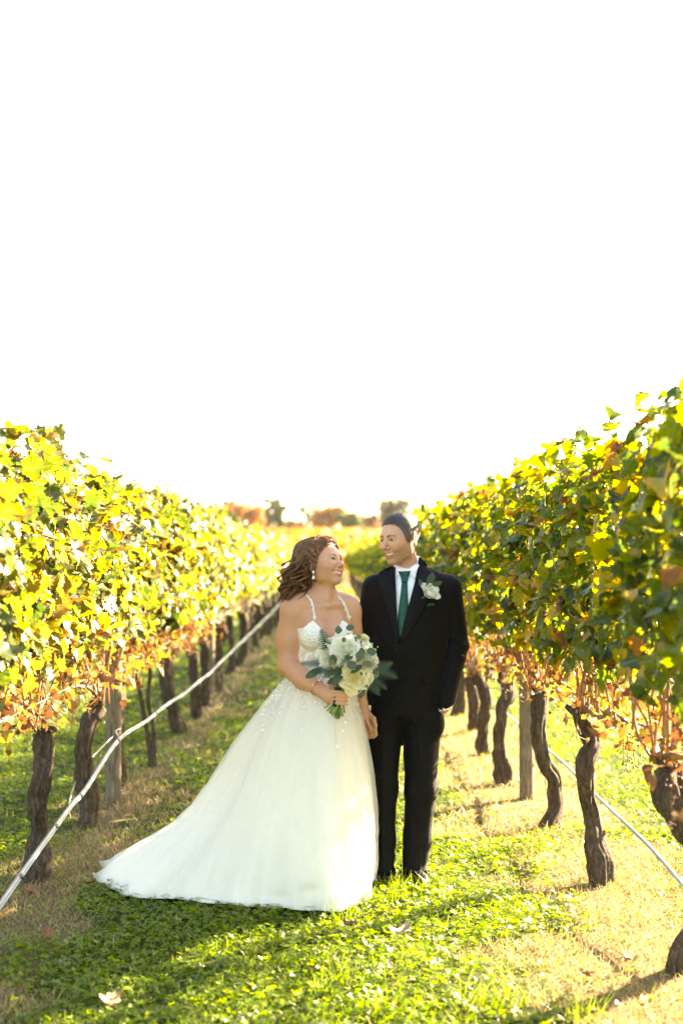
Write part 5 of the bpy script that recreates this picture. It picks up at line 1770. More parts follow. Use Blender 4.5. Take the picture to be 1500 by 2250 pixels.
    # straps of lace
    def strap(pts, ys_):
        P = []
        for (px, py), y in zip(pts, ys_):
            x, z = bp_(px, py)
            if y is None:
                y = float(f.front([(x, z)], y0=-0.3)[0]) - 0.003
            P.append((x, y, z))
        P = catmull(P, 30)
        so = ob('strap', mesh_from('strap', *tube(P, np.full(30, 0.0042), 8, True, 0, lambda t, a, p: 1 + 0.2 * np.sin(2 * a))), M_lace, gown)
        rng = np.random.default_rng(3)
        b = Bag()
        for i in range(2, 29):
            for k in range(2):
                q = P[i] + rng.normal(0, 0.0028, 3) + np.array([0, -0.004, 0])
                a = np.linspace(0, 2 * math.pi, 5, endpoint=False)
                V = np.vstack([q, q + np.stack([0.0030 * np.cos(a), -0.001 + 0 * a, 0.0030 * np.sin(a)], -1)])
                b.add(V, [(0, 1 + j, 1 + (j + 1) % 5) for j in range(5)])
        o = ob('strap_lace', b.mesh('strap_lace'), M_lace, gown); o['kind'] = 'stuff'
    strap([(691, 1366), (690, 1350), (687, 1332), (679, 1318), (668, 1311), (656, 1309)], [None, None, None, None, -0.015, 0.03])
    strap([(768, 1368), (763, 1350), (757, 1334), (750, 1323), (744, 1317), (739, 1315)], [None, None, None, None, 0.0, 0.05])

    # ---------------- skirt and train
    # footprint of the hem on the grass, in metres from the gown's foot, angle by angle
    hem_w = [(0.056, 6.30), (-0.14, 6.33), (-0.34, 6.37), (-0.52, 6.45), (-0.706, 6.53), (-0.86, 6.55), (-0.975, 6.62), (-1.08, 6.82), (-1.15, 7.08), (-1.12, 7.34), (-0.95, 7.50), (-0.62, 7.50), (-0.28, 7.40), (0.02, 7.28), (0.17, 7.10), (0.215, 6.90), (0.19, 6.66), (0.145, 6.45)]
    H0 = np.array(hem_w) - np.array([BX, BY])
    Hc = np.vstack([H0, H0[:1]])
    NU = 420
    hem = catmull(np.vstack([Hc[-2:-1], Hc, Hc[1:2]]), NU * 2)[:]
    # closed curve by arc length
    hem = catmull(Hc, NU + 1)[:-1]
    seg = np.linalg.norm(np.diff(np.vstack([hem, hem[:1]]), axis=0), axis=1)
    arc = np.concatenate([[0], np.cumsum(seg)])[:-1] / seg.sum()
    u = np.arange(NU) / NU
    hem = np.stack([np.interp(u, arc, hem[:, 0], period=1), np.interp(u, arc, hem[:, 1], period=1)], -1)
    wc = np.array([0.014, 0.022])
    # waist ellipse point for each hem point: by direction, evenly spread
    ang = np.unwrap(np.arctan2(hem[:, 1] - wc[1] + 0.0, hem[:, 0] - wc[0]))
    even = np.linspace(ang[0], ang[0] + np.sign(ang[-1] - ang[0]) * 2 * math.pi, NU, endpoint=False)
    aw = 0.55 * ang + 0.45 * even
    ZW = 1.055
    waist = wc + np.stack([0.116 * np.cos(aw), 0.094 * np.sin(aw)], -1)
    NVv = 90
    rng = np.random.default_rng(8)
    trainw = np.clip((-(hem[:, 0]) - 0.15) / 0.6, 0, 1)          # how much of the train is in this direction
    def skirt_surface(puff, fold_amp, seed, z_hem=0.012, grow=1.0, nfold=34):
        r2 = np.random.default_rng(seed)
        ph = r2.uniform(0, 6.28, 5)
        wob = np.interp(u, np.linspace(0, 1, 60), r2.normal(0, 1, 60))
        fold = (np.sin(2 * math.pi * nfold * u + ph[0] + 2.2 * np.sin(2 * math.pi * 3 * u + ph[1])) * 0.6 + 0.45 * np.sin(2 * math.pi * nfold * 1.73 * u + ph[2] + wob) + 0.5 * np.sin(2 * math.pi * nfold * 0.41 * u + ph[3]))
        V = np.zeros((NVv, NU, 3))
        out = hem - wc
        out = out / np.linalg.norm(out, axis=1)[:, None]
        for i in range(NVv):
            t = i / (NVv - 1)
            # A-line all round; towards the train the cloth first falls, then runs out along the grass
            g_a = t ** 0.93 + 0.17 * math.sin(math.pi * t) * (1 - 0.35 * t)
            g_t = np.interp(t, [0, 0.12, 0.33, 0.53, 0.66, 0.76, 0.85, 0.93, 1], [0, 0.105, 0.255, 0.385, 0.485, 0.60, 0.755, 0.895, 1.0])
            g = np.clip(g_a, 0, 1.06) * (1 - trainw) + g_t * trainw
            z_t = np.interp(t, [0, 0.12, 0.33, 0.53, 0.66, 0.76, 0.85, 0.93, 1], [1, 0.875, 0.665, 0.462, 0.335, 0.235, 0.14, 0.060, 0.0])
            z_a = 1 - t
            z = z_hem + (ZW - z_hem) * (z_a * (1 - trainw) + z_t * trainw)
            xy = waist + (hem - waist) * g[:, None] * grow
            bell = puff * math.sin(math.pi * min(1, t * 1.05)) ** 0.8
            amp = fold_amp * (0.10 + 0.90 * t ** 1.1) * (1 - 0.35 * np.clip((t - 0.9) / 0.1, 0, 1))
            xy = xy + out * (bell + fold * amp)[:, None]
            zz = z + fold * amp * 0.5 * trainw * (t > 0.75) * (1 if i < NVv - 1 else 0.6)
            q3 = np.stack([xy[:, 0], xy[:, 1], z + 0 * xy[:, 0]], -1)
            xy = xy + out * (t * (0.012 * vnoise(q3 * np.array([1, 1, 0.45]), 9, 31) + 0.006 * vnoise(q3, 22, 32)))[:, None]
            V[i, :, :2] = xy
            V[i, :, 2] = np.maximum(zz, 0.002)
        return V
    def skirt_mesh(name, V):
        n1, n2 = V.shape[:2]
        i = np.arange(n1 * n2).reshape(n1, n2)
        a, b, c, d = i[:-1], np.roll(i, -1, 1)[:-1], np.roll(i, -1, 1)[1:], i[1:]
        return mesh_from(name, V.reshape(-1, 3), np.stack([a, d, c, b], -1).reshape(-1, 4))
    SK = skirt_surface(0.010, 0.024, 4, 0.000, 0.985, 16)
    # no part of the skirt may leave the hem's footprint on the right, beside the groom
    ob('skirt', skirt_mesh('skirt', SK), M_gown, gown)
    SK2 = skirt_surface(0.024, 0.027, 4, 0.003, 1.0, 16)
    ob('tulle_layer', skirt_mesh('tulle_layer', SK2), M_tulle, gown)
    SK3 = skirt_surface(0.038, 0.031, 4, 0.006, 1.015, 16)
    # the top layer ends in a stiff, rolling horsehair edge
    rngf = np.sin(2 * math.pi * 23 * u + 3 * np.sin(2 * math.pi * 4 * u))
    SK3[-1, :, 2] += 0.010 + 0.012 * rngf
    SK3[-3:, :, :2] += (hem - wc)[None] * 0.006 * rngf[None, :, None]
    top = ob('tulle_overlay', skirt_mesh('tulle_overlay', SK3), M_tulle, gown)
    # a loose fold of tulle hanging by the joined hands
    a0, a1 = at(762, 1500, 6.62), at(772, 1545, 6.60)
    loose = []
    for t in np.linspace(0, 1, 20):
        L = np.array([0.085 + 0.01 * t, -0.03 - 0.02 * t, 1.0 - 0.25 * t])
        Rr = np.array([0.135 + 0.085 * t ** 0.8, 0.0 - 0.02 * t + 0.02 * math.sin(6 * t), 1.0 - 0.262 * t])
        loose.append([L + (Rr - L) * k / 7 + np.array([0, 0.012 * math.sin(k * 1.6 + 2 * t), 0]) for k in range(8)])
    L = np.array(loose)
    idx = np.arange(160).reshape(20, 8)
    ob('tulle_fold', mesh_from('tulle_fold', L.reshape(-1, 3), np.stack([idx[:-1, :-1], idx[1:, :-1], idx[1:, 1:], idx[:-1, 1:]], -1).reshape(-1, 4)), M_tulle, gown)
    # lace flowers sewn on: bodice and upper skirt
    rng = np.random.default_rng(12)
    pet = []
    for k in range(5):
        a = k * 2 * math.pi / 5
        c, s = math.cos(a), math.sin(a)
        for x, y, z in ((0.12, 0, 0.0), (0.6, -0.32, 0.03), (1.0, 0, 0.06), (0.6, 0.32, 0.03)):
            pet.append((x * c - y * s, x * s + y * c, z))
    TV = np.array(pet)
    TF = np.array([(4 * k, 4 * k + 1, 4 * k + 2) for k in range(5)] + [(4 * k, 4 * k + 2, 4 * k + 3) for k in range(5)])
    front = np.where((bn[:, 1] < -0.1) & (np.sum(np.abs(bn), 1) > 0.5) & (bpnts[:, 2] > 0.97) & (neckline(bpnts[:, 0], bpnts[:, 1], bpnts[:, 2]) < -0.006))[0]
    pk = rng.choice(front, 560)
    P1, N1 = bpnts[pk], bn[pk]
    SKn = np.zeros_like(SK3)
    du = np.roll(SK, -1, 1) - np.roll(SK, 1, 1)
    dv = np.gradient(SK, axis=0)
    SKn = np.cross(du, dv); SKn /= np.linalg.norm(SKn, axis=2)[:, :, None] + 1e-9
    if np.mean(np.sum(SKn[40] * np.concatenate([hem - wc, np.zeros((NU, 1))], 1), 1)) < 0:
        SKn = -SKn
    P2, N2 = [], []
    while len(P2) < 1500:
        i, k = rng.integers(0, NVv), rng.integers(0, NU)
        t = i / (NVv - 1)
        if SKn[i, k, 1] > 0.2:
            continue
        cl = vnoise(np.array([[u[k] * 40, t * 7, 0]]), 1.0, 5)[0]
        if t < 0.10 + 0.28 * max(0, cl + 0.45) ** 1.2 + 0.03 * rng.random() or (rng.random() < 0.05 and t < 0.6 and cl > 0.2):
            P2.append(SK2[i, k] + SKn[i, k] * 0.004 + np.array([rng.normal(0, 0.006), 0, rng.normal(0, 0.006)])); N2.append(SKn[i, k])
    PP, NN = np.vstack([P1, np.array(P2)]), np.vstack([N1, np.array(N2)])
    n = len(PP)
    V, Fc = scatter(TV, TF, PP + NN * 0.0004, basis(NN + rng.normal(0, 0.05, (n, 3)), rng.normal(0, 1, (n, 3))), np.where(np.arange(n) < 560, rng.uniform(0.0020, 0.0042, n), rng.uniform(0.003, 0.008, n)))
    la = ob('lace_applique', mesh_from('lace_applique', V, Fc, False), M_lace, gown); la['kind'] = 'stuff'
    # beads that catch the light over the skirt
    n = 800
    ii, kk = rng.integers(6, NVv - 2, n), rng.integers(0, NU, n)
    okk = SKn[ii, kk, 1] < 0.2
    Pb = (SK3[ii, kk] + SKn[ii, kk] * 0.0015 + rng.normal(0, 0.003, (n, 3)))[okk]
    d = 0.0010
    TV = np.array([(d, 0, 0), (-d, 0, 0), (0, d, 0), (0, -d, 0), (0, 0, d), (0, 0, -d)])
    TF = np.array([(0, 2, 4), (2, 1, 4), (1, 3, 4), (3, 0, 4), (2, 0, 5), (1, 2, 5), (3, 1, 5), (0, 3, 5)])
    V, Fc = scatter(TV, TF, Pb, basis(rng.normal(0, 1, (len(Pb), 3)), rng.normal(0, 1, (len(Pb), 3))), rng.uniform(0.7, 1.3, len(Pb)))
    be = ob('beads', mesh_from('beads', V, Fc, False), simple('clear_beads', (0.9, 0.9, 0.9), 0.08, 0.02, 20, 0, **{'Metallic': 0.6}), gown); be['kind'] = 'stuff'

    # ---------------- hair
    m = NT('auburn_hair')
    a = m.n('ShaderNodeAttribute', attribute_name='rnd').outputs['Fac']
    col = m.ramp(a, [(0.0, (0.075, 0.032, 0.014)), (0.45, (0.21, 0.100, 0.044)), (0.8, (0.40, 0.205, 0.092)), (1.0, (0.60, 0.36, 0.17))])
    hd = m.bsdf(col, 0.36, None, **{'Specular IOR Level': 0.6, 'Anisotropic': 0.4})
    ht = m.n('ShaderNodeBsdfTranslucent', {'Color': m.mix(0.5, col, (0.6, 0.25, 0.08))}).outputs[0]
    m.done(m.mixsh(0.32, hd, ht))
    M_hair = m.mat
    h = Field(axis((-0.20, 0.16, 0.003)), axis((-0.16, 0.20, 0.003)), axis((1.30, 1.72, 0.003)))
    h.set_frame(HR, HC, HS)
    head_shape(h, True, skull_only=True)
    h.set_frame()
    skull = h.copy()
    shp = h.V.shape
    X, Y, Z = h.grid((slice(None),) * 3)
    Q = np.stack([np.broadcast_to(v, shp).ravel() for v in (X, Y, Z)], -1)
    q = head_local(Q, HR, HC, HS)
    def hairline(q):
        return np.interp(q[:, 1], [-0.11, -0.080, -0.066, -0.050, -0.036, -0.022, -0.008, 0.004, 0.02], [0.092, 0.082, 0.068, 0.046, 0.018, -0.012, -0.030, -0.045, -0.10])
    ln = hairline(q)
    lift = np.clip((q[:, 2] - ln) / 0.02, 0, 1)
    vol = 0.006 + 0.014 * np.clip((q[:, 2] - 0.02) / 0.08, 0, 1) + 0.010 * np.clip((q[:, 1] - 0.02) / 0.07, 0, 1)
    v = h.V.ravel() - vol * lift - 0.002
    h.V = np.maximum(v, (ln - q[:, 2]) * 0.9).reshape(shp).astype(np.float32)
    # mass of curls behind the neck
    h.cap((-0.040, 0.050, 1.575), (-0.085, 0.050, 1.475), 0.052, 0.055, k=0.03)
    h.cap((-0.085, 0.050, 1.475), (-0.115, 0.055, 1.395), 0.050, 0.040, k=0.03)
    h.cap((-0.115, 0.055, 1.395), (-0.140, 0.055, 1.345), 0.036, 0.020, k=0.02)
    h.cap((-0.030, 0.055, 1.52), (-0.050, 0.062, 1.40), 0.046, 0.040, k=0.03)
    h.cap((-0.070, 0.035, 1.60), (-0.100, 0.040, 1.50), 0.040, 0.042, k=0.03)
    hp, hf = h.mesh()
    hn = normals_of(hp, hf)
    hp = hp - hn * 0.003 + hn * (0.003 * np.sin(220 * (hp[:, 2] + 0.5 * hp[:, 0]) + 4 * vnoise(hp, 20, 3)))[:, None]
    me = mesh_from('bride_hair', hp, hf)
    face_attr(me, 'rnd', np.clip(0.30 + 0.2 * vnoise(hp[hf[:, 0]] * np.array([1, 1, 0.5]), 90, 5), 0, 1))
    hair = ob('hair', me, M_hair, root)
    rng = np.random.default_rng(21)
    Vs, Fs, Rs, off = [], [], [], 0
    def strand(P, r, rnd):
        nonlocal off
        n = len(P)
        rad = r * np.clip(np.minimum(np.linspace(0.6, 6, n), np.linspace(7, 0.3, n)), 0, 1)
        V, Fq = tube(P, rad, 3, False)
        Vs.append(V); Fs.append(np.array(Fq) + off); off += len(V)
        Rs.append(np.full(len(Fq), rnd))
    L2W = lambda d: d @ HR.T
    K = np.array([-0.034, 0.082, 0.080]); K /= np.linalg.norm(K)          # where the half-up hair is gathered
    # swept-back strands over the skull
    starts = []
    while len(starts) < 620:
        a = rng.uniform(-1, 1)
        d = np.array([rng.normal(0, 0.6), rng.uniform(-1, 0.5), rng.uniform(-0.3, 1.0)])
        d /= np.linalg.norm(d)
        p = d * 0.095
        if p[2] > hairline(p[None])[0] - 0.002:
            starts.append(d)
    starts = np.array(starts)
    allD, meta = [], []
    for d in starts:
        n = 16
        ts = np.linspace(0, 1, n)[:, None]
        bend = np.array([0, 0, 0.25 * rng.random()])
        D = d * (1 - ts) + K * ts + bend * np.sin(math.pi * ts) * (1 if d[2] > 0 else 0.3)
        D = D / np.linalg.norm(D, axis=1)[:, None]
        allD.append(D)
    AD = np.concatenate(allD)
    rr = h.radial(HC, L2W(AD), 0.24, 160)
    rs_ = skull.radial(HC, L2W(AD), 0.24, 160)
    rr = np.maximum(rr, rs_)
    PW = (HC + L2W(AD) * rr[:, None]).reshape(len(starts), 16, 3)
    for P in PW:
        o = rng.uniform(0.000, 0.004)
        c = P - HC
        P = HC + c * (1 + o / 0.1)
        P[:, :] += rng.normal(0, 0.0008, P.shape)
        strand(P, rng.uniform(0.0010, 0.0021), np.clip(rng.normal(0.5, 0.18), 0, 1))
    # falling curls
    KW = HC + L2W(K) * 0.115
    for l in range(96):
        a = rng.uniform(0, 1)
        src = rng.random()
        if src < 0.45:
            st = KW + rng.normal(0, 0.014, 3)
        else:
            d = np.array([-0.8 + rng.normal(0, 0.15), rng.uniform(-0.05, 0.9), rng.uniform(-0.35, 0.55)]); d /= np.linalg.norm(d)
            st = HC + L2W(d) * float(np.maximum(h.radial(HC, L2W(d[None]), 0.2, 120), 0.08)[0])
        ex, ey, ez = rng.uniform(-0.165, -0.055), rng.uniform(-0.035, 0.10), rng.uniform(1.325, 1.41)
        ez += 1.0 * max(0, ex + 0.105)
        end = np.array([ex, ey, ez])
        mid = st * np.array([0.22, 0.5, 0.56]) + end * np.array([0.78, 0.5, 0.44]) + np.array([-0.014 + rng.normal(0, 0.014), rng.normal(-0.012, 0.02), 0.0])
        base_ = catmull([st, mid, end], 44)
        t = np.linspace(0, 1, 44)
        fr, ph = rng.uniform(2.0, 3.2), rng.uniform(0, 6.28)
        amp = 0.004 + 0.016 * np.clip(t * 1.4, 0, 1)
        base_[:, 0] += amp * np.sin(2 * math.pi * fr * t + ph)
        base_[:, 1] += amp * np.cos(2 * math.pi * fr * t + ph)
        tone = np.clip(rng.normal(0.5, 0.16), 0, 1)
        for s_ in range(24):
            ph2 = rng.uniform(0, 6.28); rr_ = rng.uniform(0.001, 0.0125)
            tw = 2 * math.pi * 0.9 * t + ph2
            thin = 0.5 + 0.6 * np.sin(math.pi * np.clip(t, 0, 1)) - 0.35 * t
            P = base_ + np.stack([np.cos(tw), np.sin(tw), 0.3 * np.sin(tw * 1.3)], -1) * (rr_ * thin)[:, None]
            cut = rng.integers(36, 45)
            strand(P[:cut], rng.uniform(0.0007, 0.0013), np.clip(tone + rng.normal(0, 0.14), 0, 1))
    # a curl framing the face and flyaway hairs lit from behind
    for l in range(120):
        if l < 50:
            d = np.array([rng.normal(0, 0.5), rng.uniform(-0.5, 0.8), 1.0])
        else:
            d = np.array([-0.9 + rng.normal(0, 0.3), rng.uniform(-0.3, 1), rng.uniform(-0.5, 0.9)])
        d /= np.linalg.norm(d)
        w = L2W(d)
        r0 = float(h.radial(HC, w[None], 0.24, 120)[0])
        st = HC + w * (r0 - 0.003)
        L = rng.uniform(0.03, 0.085)
        side = rng.normal(0, 1, 3); side -= w * (side @ w); side /= np.linalg.norm(side)
        pts = [st, st + w * L * 0.22 + side * L * 0.35, st + w * L * 0.30 + side * L * 0.8 + np.array([0, 0, -0.008]), st + w * L * 0.22 + side * L * 1.15 + np.array([0, 0, -0.02])]
        strand(catmull(pts, 14), 0.00055, 0.9)
    for l in range(22):       # strand along the temple down to the cheek
        pts = [(-0.035, -0.078, 0.074), (-0.066, -0.050, 0.046), (-0.079, -0.026, 0.012), (-0.084, -0.006, -0.030), (-0.086, 0.004, -0.060)]
        p = (np.array(pts) + rng.normal(0, 0.0035, (5, 3))) * HS * 1.03
        strand(catmull(p @ HR.T + HC, 22), 0.0013, np.clip(rng.normal(0.55, 0.15), 0, 1))
    me = mesh_from('hair_strands', np.concatenate(Vs), np.concatenate(Fs))
    face_attr(me, 'rnd', np.concatenate(Rs))
    st = ob('hair_strands', me, M_hair, hair); st['kind'] = 'stuff'

    # ---------------- jewellery
    M_gold = simple('gold', (0.75, 0.55, 0.26), 0.22, 0.05, 20, 0, **{'Metallic': 1.0})
    M_pearl = simple('pearl', (0.86, 0.83, 0.78), 0.18, 0.03, 30, 0, **{'Coat Weight': 0.6})
    lobe = HC + (np.array([-0.083, -0.002, -0.047]) * HS) @ HR.T
    e = Bag()
    for (dz, r) in ((0.0, 0.0062), (-0.026, 0.0078)):
        c = lobe + np.array([-0.002, -0.006, dz])
        pr = [(c + np.array([0, 0, r * 1.5])), (c + np.array([0, 0, r * 0.7])), c, (c + np.array([0, 0, -r * 0.7])), (c + np.array([0, 0, -r * 1.0]))]
        e.add(*tube(np.array(pr), [r * 0.1, r * 0.65, r, r * 0.75, r * 0.1], 12))
    e.add(*tube(np.array([lobe + (-0.002, -0.006, -0.006), lobe + (-0.002, -0.006, -0.018)]), [0.0012, 0.0012], 6))
    ob('earring', e.mesh('earring'), M_pearl, root)
    c0 = np.array([-0.004, -0.187, 0.972])
    dr = np.array([0.70, -0.60, -0.38]); dr /= np.linalg.norm(dr)
    s1 = np.cross(dr, [0, 0, 1]); s1 /= np.linalg.norm(s1); s2 = np.cross(dr, s1)
    a = np.linspace(0, 2 * math.pi, 28)
    ob('bracelet', mesh_from('bracelet', *tube(c0 + np.outer(np.cos(a), s1) * 0.0375 + np.outer(np.sin(a), s2) * 0.0375, np.full(28, 0.0026), 7)), M_gold, root)
    # finger nails
    nails = Bag()
    for j, (z, l) in enumerate(((0.962, 1.0), (0.946, 1.06), (0.929, 1.0), (0.912, 0.88))):
        tip = np.array([0.0985 + 0.038 * l, -0.2585, z - 0.006])
        nails.add(*tube(np.array([tip + (-0.008, -0.003, 0.001), tip + (0.0, 0.0, 0), tip + (0.006, 0.004, 0)]), [0.0035, 0.0045, 0.0018], 8))
    ob('nails', nails.mesh('nails'), simple('pale_nail', (0.80, 0.62, 0.58), 0.2, 0.03), root)
    return root
bride = build_bride()
# ------------------------------------------------------------------ flowers
def petal_material(name, inner, outer):
    m = NT(name)
    c = m.coord()
    f = m.n('ShaderNodeSeparateXYZ', {0: c}).outputs[1]
    col = m.mix(m.math('MULTIPLY', f, 1.0, clamp=True), inner, outer)
    d = m.bsdf(col, 0.55, m.bump(m.noise(6, 3, 0.5, c), 0.2, 0.05))
    t = m.n('ShaderNodeBsdfTranslucent', {'Color': col}).outputs[0]
    return m.done(m.mixsh(0.42, d, t))
M_petal_w = petal_material('white_petal', (0.86, 0.84, 0.58), (0.90, 0.89, 0.82))
M_petal_c = petal_material('cream_petal', (0.88, 0.78, 0.36), (0.89, 0.84, 0.58))
M_stem = simple('flower_stem', (0.10, 0.17, 0.035), 0.5, 0.35, 12)
M_fern = leaf_material('fern_green', [(0, (0.016, 0.036, 0.004)), (1, (0.045, 0.078, 0.007))], 'object', 0.25, 0.4, 1.2, spot=False)
M_euc = leaf_material('eucalyptus', [(0, (0.055, 0.085, 0.045)), (0.6, (0.10, 0.135, 0.080)), (1, (0.10, 0.14, 0.02))], 'object', 0.22, 0.5, 1.2, spot=False)
M_wrap = simple('dark_green_ribbon', (0.006, 0.030, 0.028), 0.4, 0.2, 30)

def petal_template(curl, width, rows=7, cols=7, frill=0.0, seed=0):
    """cupped petal: root at the origin, growing along +y, curling outwards at the lip"""
    rng = np.random.default_rng(seed)
    V = []
    for i in range(rows):
        t = i / (rows - 1)
        w = width * (math.sin(math.pi * (0.16 + 0.66 * t)) ** 0.8) * (1 - 0.25 * max(0, t - 0.8) / 0.2)
        for j in range(cols):
            s = j / (cols - 1) * 2 - 1
            x = s * w
            y = t - 0.08 * s * s * t
            z = 0.42 * (s * w) ** 2 / max(width, 0.1) - 0.30 * math.sin(math.pi * t * 0.8) + curl * max(0, t - 0.6) ** 2 * 4 * -1
            z += frill * math.sin(s * 7 + seed) * t ** 3
            V.append((x, y, z + rng.normal(0, 0.008)))
    F = [(i * cols + j, i * cols + j + 1, (i + 1) * cols + j + 1, (i + 1) * cols + j) for i in range(rows - 1) for j in range(cols - 1)]
    return np.array(V), F
PETALS = {}
for nm, mat in (('w', M_petal_w), ('c', M_petal_c)):
    PETALS[nm] = []
    for k in range(8):
        V, F = petal_template(0.10 + 0.06 * k, 0.42 + 0.03 * k, frill=0.03 + 0.008 * k, seed=k)
        me = mesh_from('petal', V, F); me.materials.append(mat)
        PETALS[nm].append(me)

def make_rose(parent, name, loc, direction, size, kind, seed, openness=1.0, rings=None):
    """rings of petals spiralling out from a tight heart; one object per petal"""
    rng = np.random.default_rng(seed)
    e = bpy.data.objects.new(name, None); COL.objects.link(e); e.parent = parent
    e.empty_display_size = 0.01
    d = np.array(direction, float); d /= np.linalg.norm(d)
    Rm = basis(d[None], np.array([[0.3, 0.2, 1.0]]))[0]
    e.matrix_local = mat_rot(Rm, loc, 1.0)
    rings = rings or [(4, 8, 0.50), (5, 24, 0.62), (5, 42, 0.78), (6, 60, 0.92), (6, 76, 1.0)]
    a0 = rng.uniform(0, 6.28)
    for r, (n, lean, ln) in enumerate(rings):
        for k in range(n):
            a = a0 + k * 2 * math.pi / n + rng.normal(0, 0.10) + r * 0.6
            th = math.radians(lean * openness + rng.normal(0, 4))
            out = np.array([math.cos(a), math.sin(a), 0])
            up = np.array([0, 0, 1.0])
            yv = out * math.sin(th) + up * math.cos(th)          # along the petal
            zv = up * math.sin(th) - out * math.cos(th)          # inner face
            xv = np.cross(yv, zv)
            R = np.stack([xv, yv, zv], 1)
            o = ob('petal', PETALS[kind][min(7, 1 + r + int(rng.integers(0, 2)))], None, e)
            s = size * ln * rng.uniform(0.94, 1.06)
            o.matrix_local = mat_rot(R, out * size * (0.03 + 0.035 * r) - up * size * 0.30, s)
    return e

def oval_leaf(name, mat, w=0.42):
    V, F = [], []
    rows, cols = 9, 5
    for i in range(rows):
        t = i / (rows - 1)
        ww = w * math.sin(math.pi * min(1, 0.04 + 0.96 * t)) ** 0.62
        for j in range(cols):
            s = j / (cols - 1) * 2 - 1
            V.append((s * ww, t, 0.10 * abs(s) * ww - 0.12 * t * t))
    F = [(i * cols + j, i * cols + j + 1, (i + 1) * cols + j + 1, (i + 1) * cols + j) for i in range(rows - 1) for j in range(cols - 1)]
    me = mesh_from(name, V, F); me.materials.append(mat)
    return me
EUC = [oval_leaf('eucalyptus_leaf', M_euc, 0.40), oval_leaf('eucalyptus_leaf', M_euc, 0.46)]
RUSC = oval_leaf('rose_leaf', M_fern, 0.22)
def fern_mesh():
    b = Bag()
    P = catmull([(0, 0, 0), (0, 0.35, 0.05), (0.02, 0.7, 0.04), (0.03, 1.0, -0.05)], 14)
    b.add(*tube(P, np.linspace(0.012, 0.004, 14), 5))
    for i in range(15):
        t = 0.12 + 0.86 * i / 14
        c = P[int(t * 13)]
        L = 0.40 * (1 - t) ** 0.8 + 0.05
        for s in (-1, 1):
            d = np.array([s * 0.85, 0.55, -0.05]); d /= np.linalg.norm(d)
            n = np.array([0, 0, 1.0]); sd = np.cross(d, n)
            pts = []
            for k in range(6):      # toothed leaflet
                u_ = k / 5
                ww = 0.055 * (1 - u_) * (1.0 if k % 2 == 0 else 0.62) * (0.5 + L)
                pts += [c + d * L * u_ - sd * ww + n * 0.02 * u_, c + d * L * u_ + sd * ww + n * 0.02 * u_]
            b.add(pts, [(2 * k, 2 * k + 1, 2 * k + 3, 2 * k + 2) for k in range(5)])
    return b.mesh('fern_frond')
FERN = fern_mesh(); FERN.materials.append(M_fern)

def small_bloom(parent, name, loc, direction, size, kind, seed, n=16):
    return make_rose(parent, name, loc, direction, size, kind, seed, 1.0, [(5, 15, 0.6), (7, 40, 0.85), (9, 66, 1.0)])

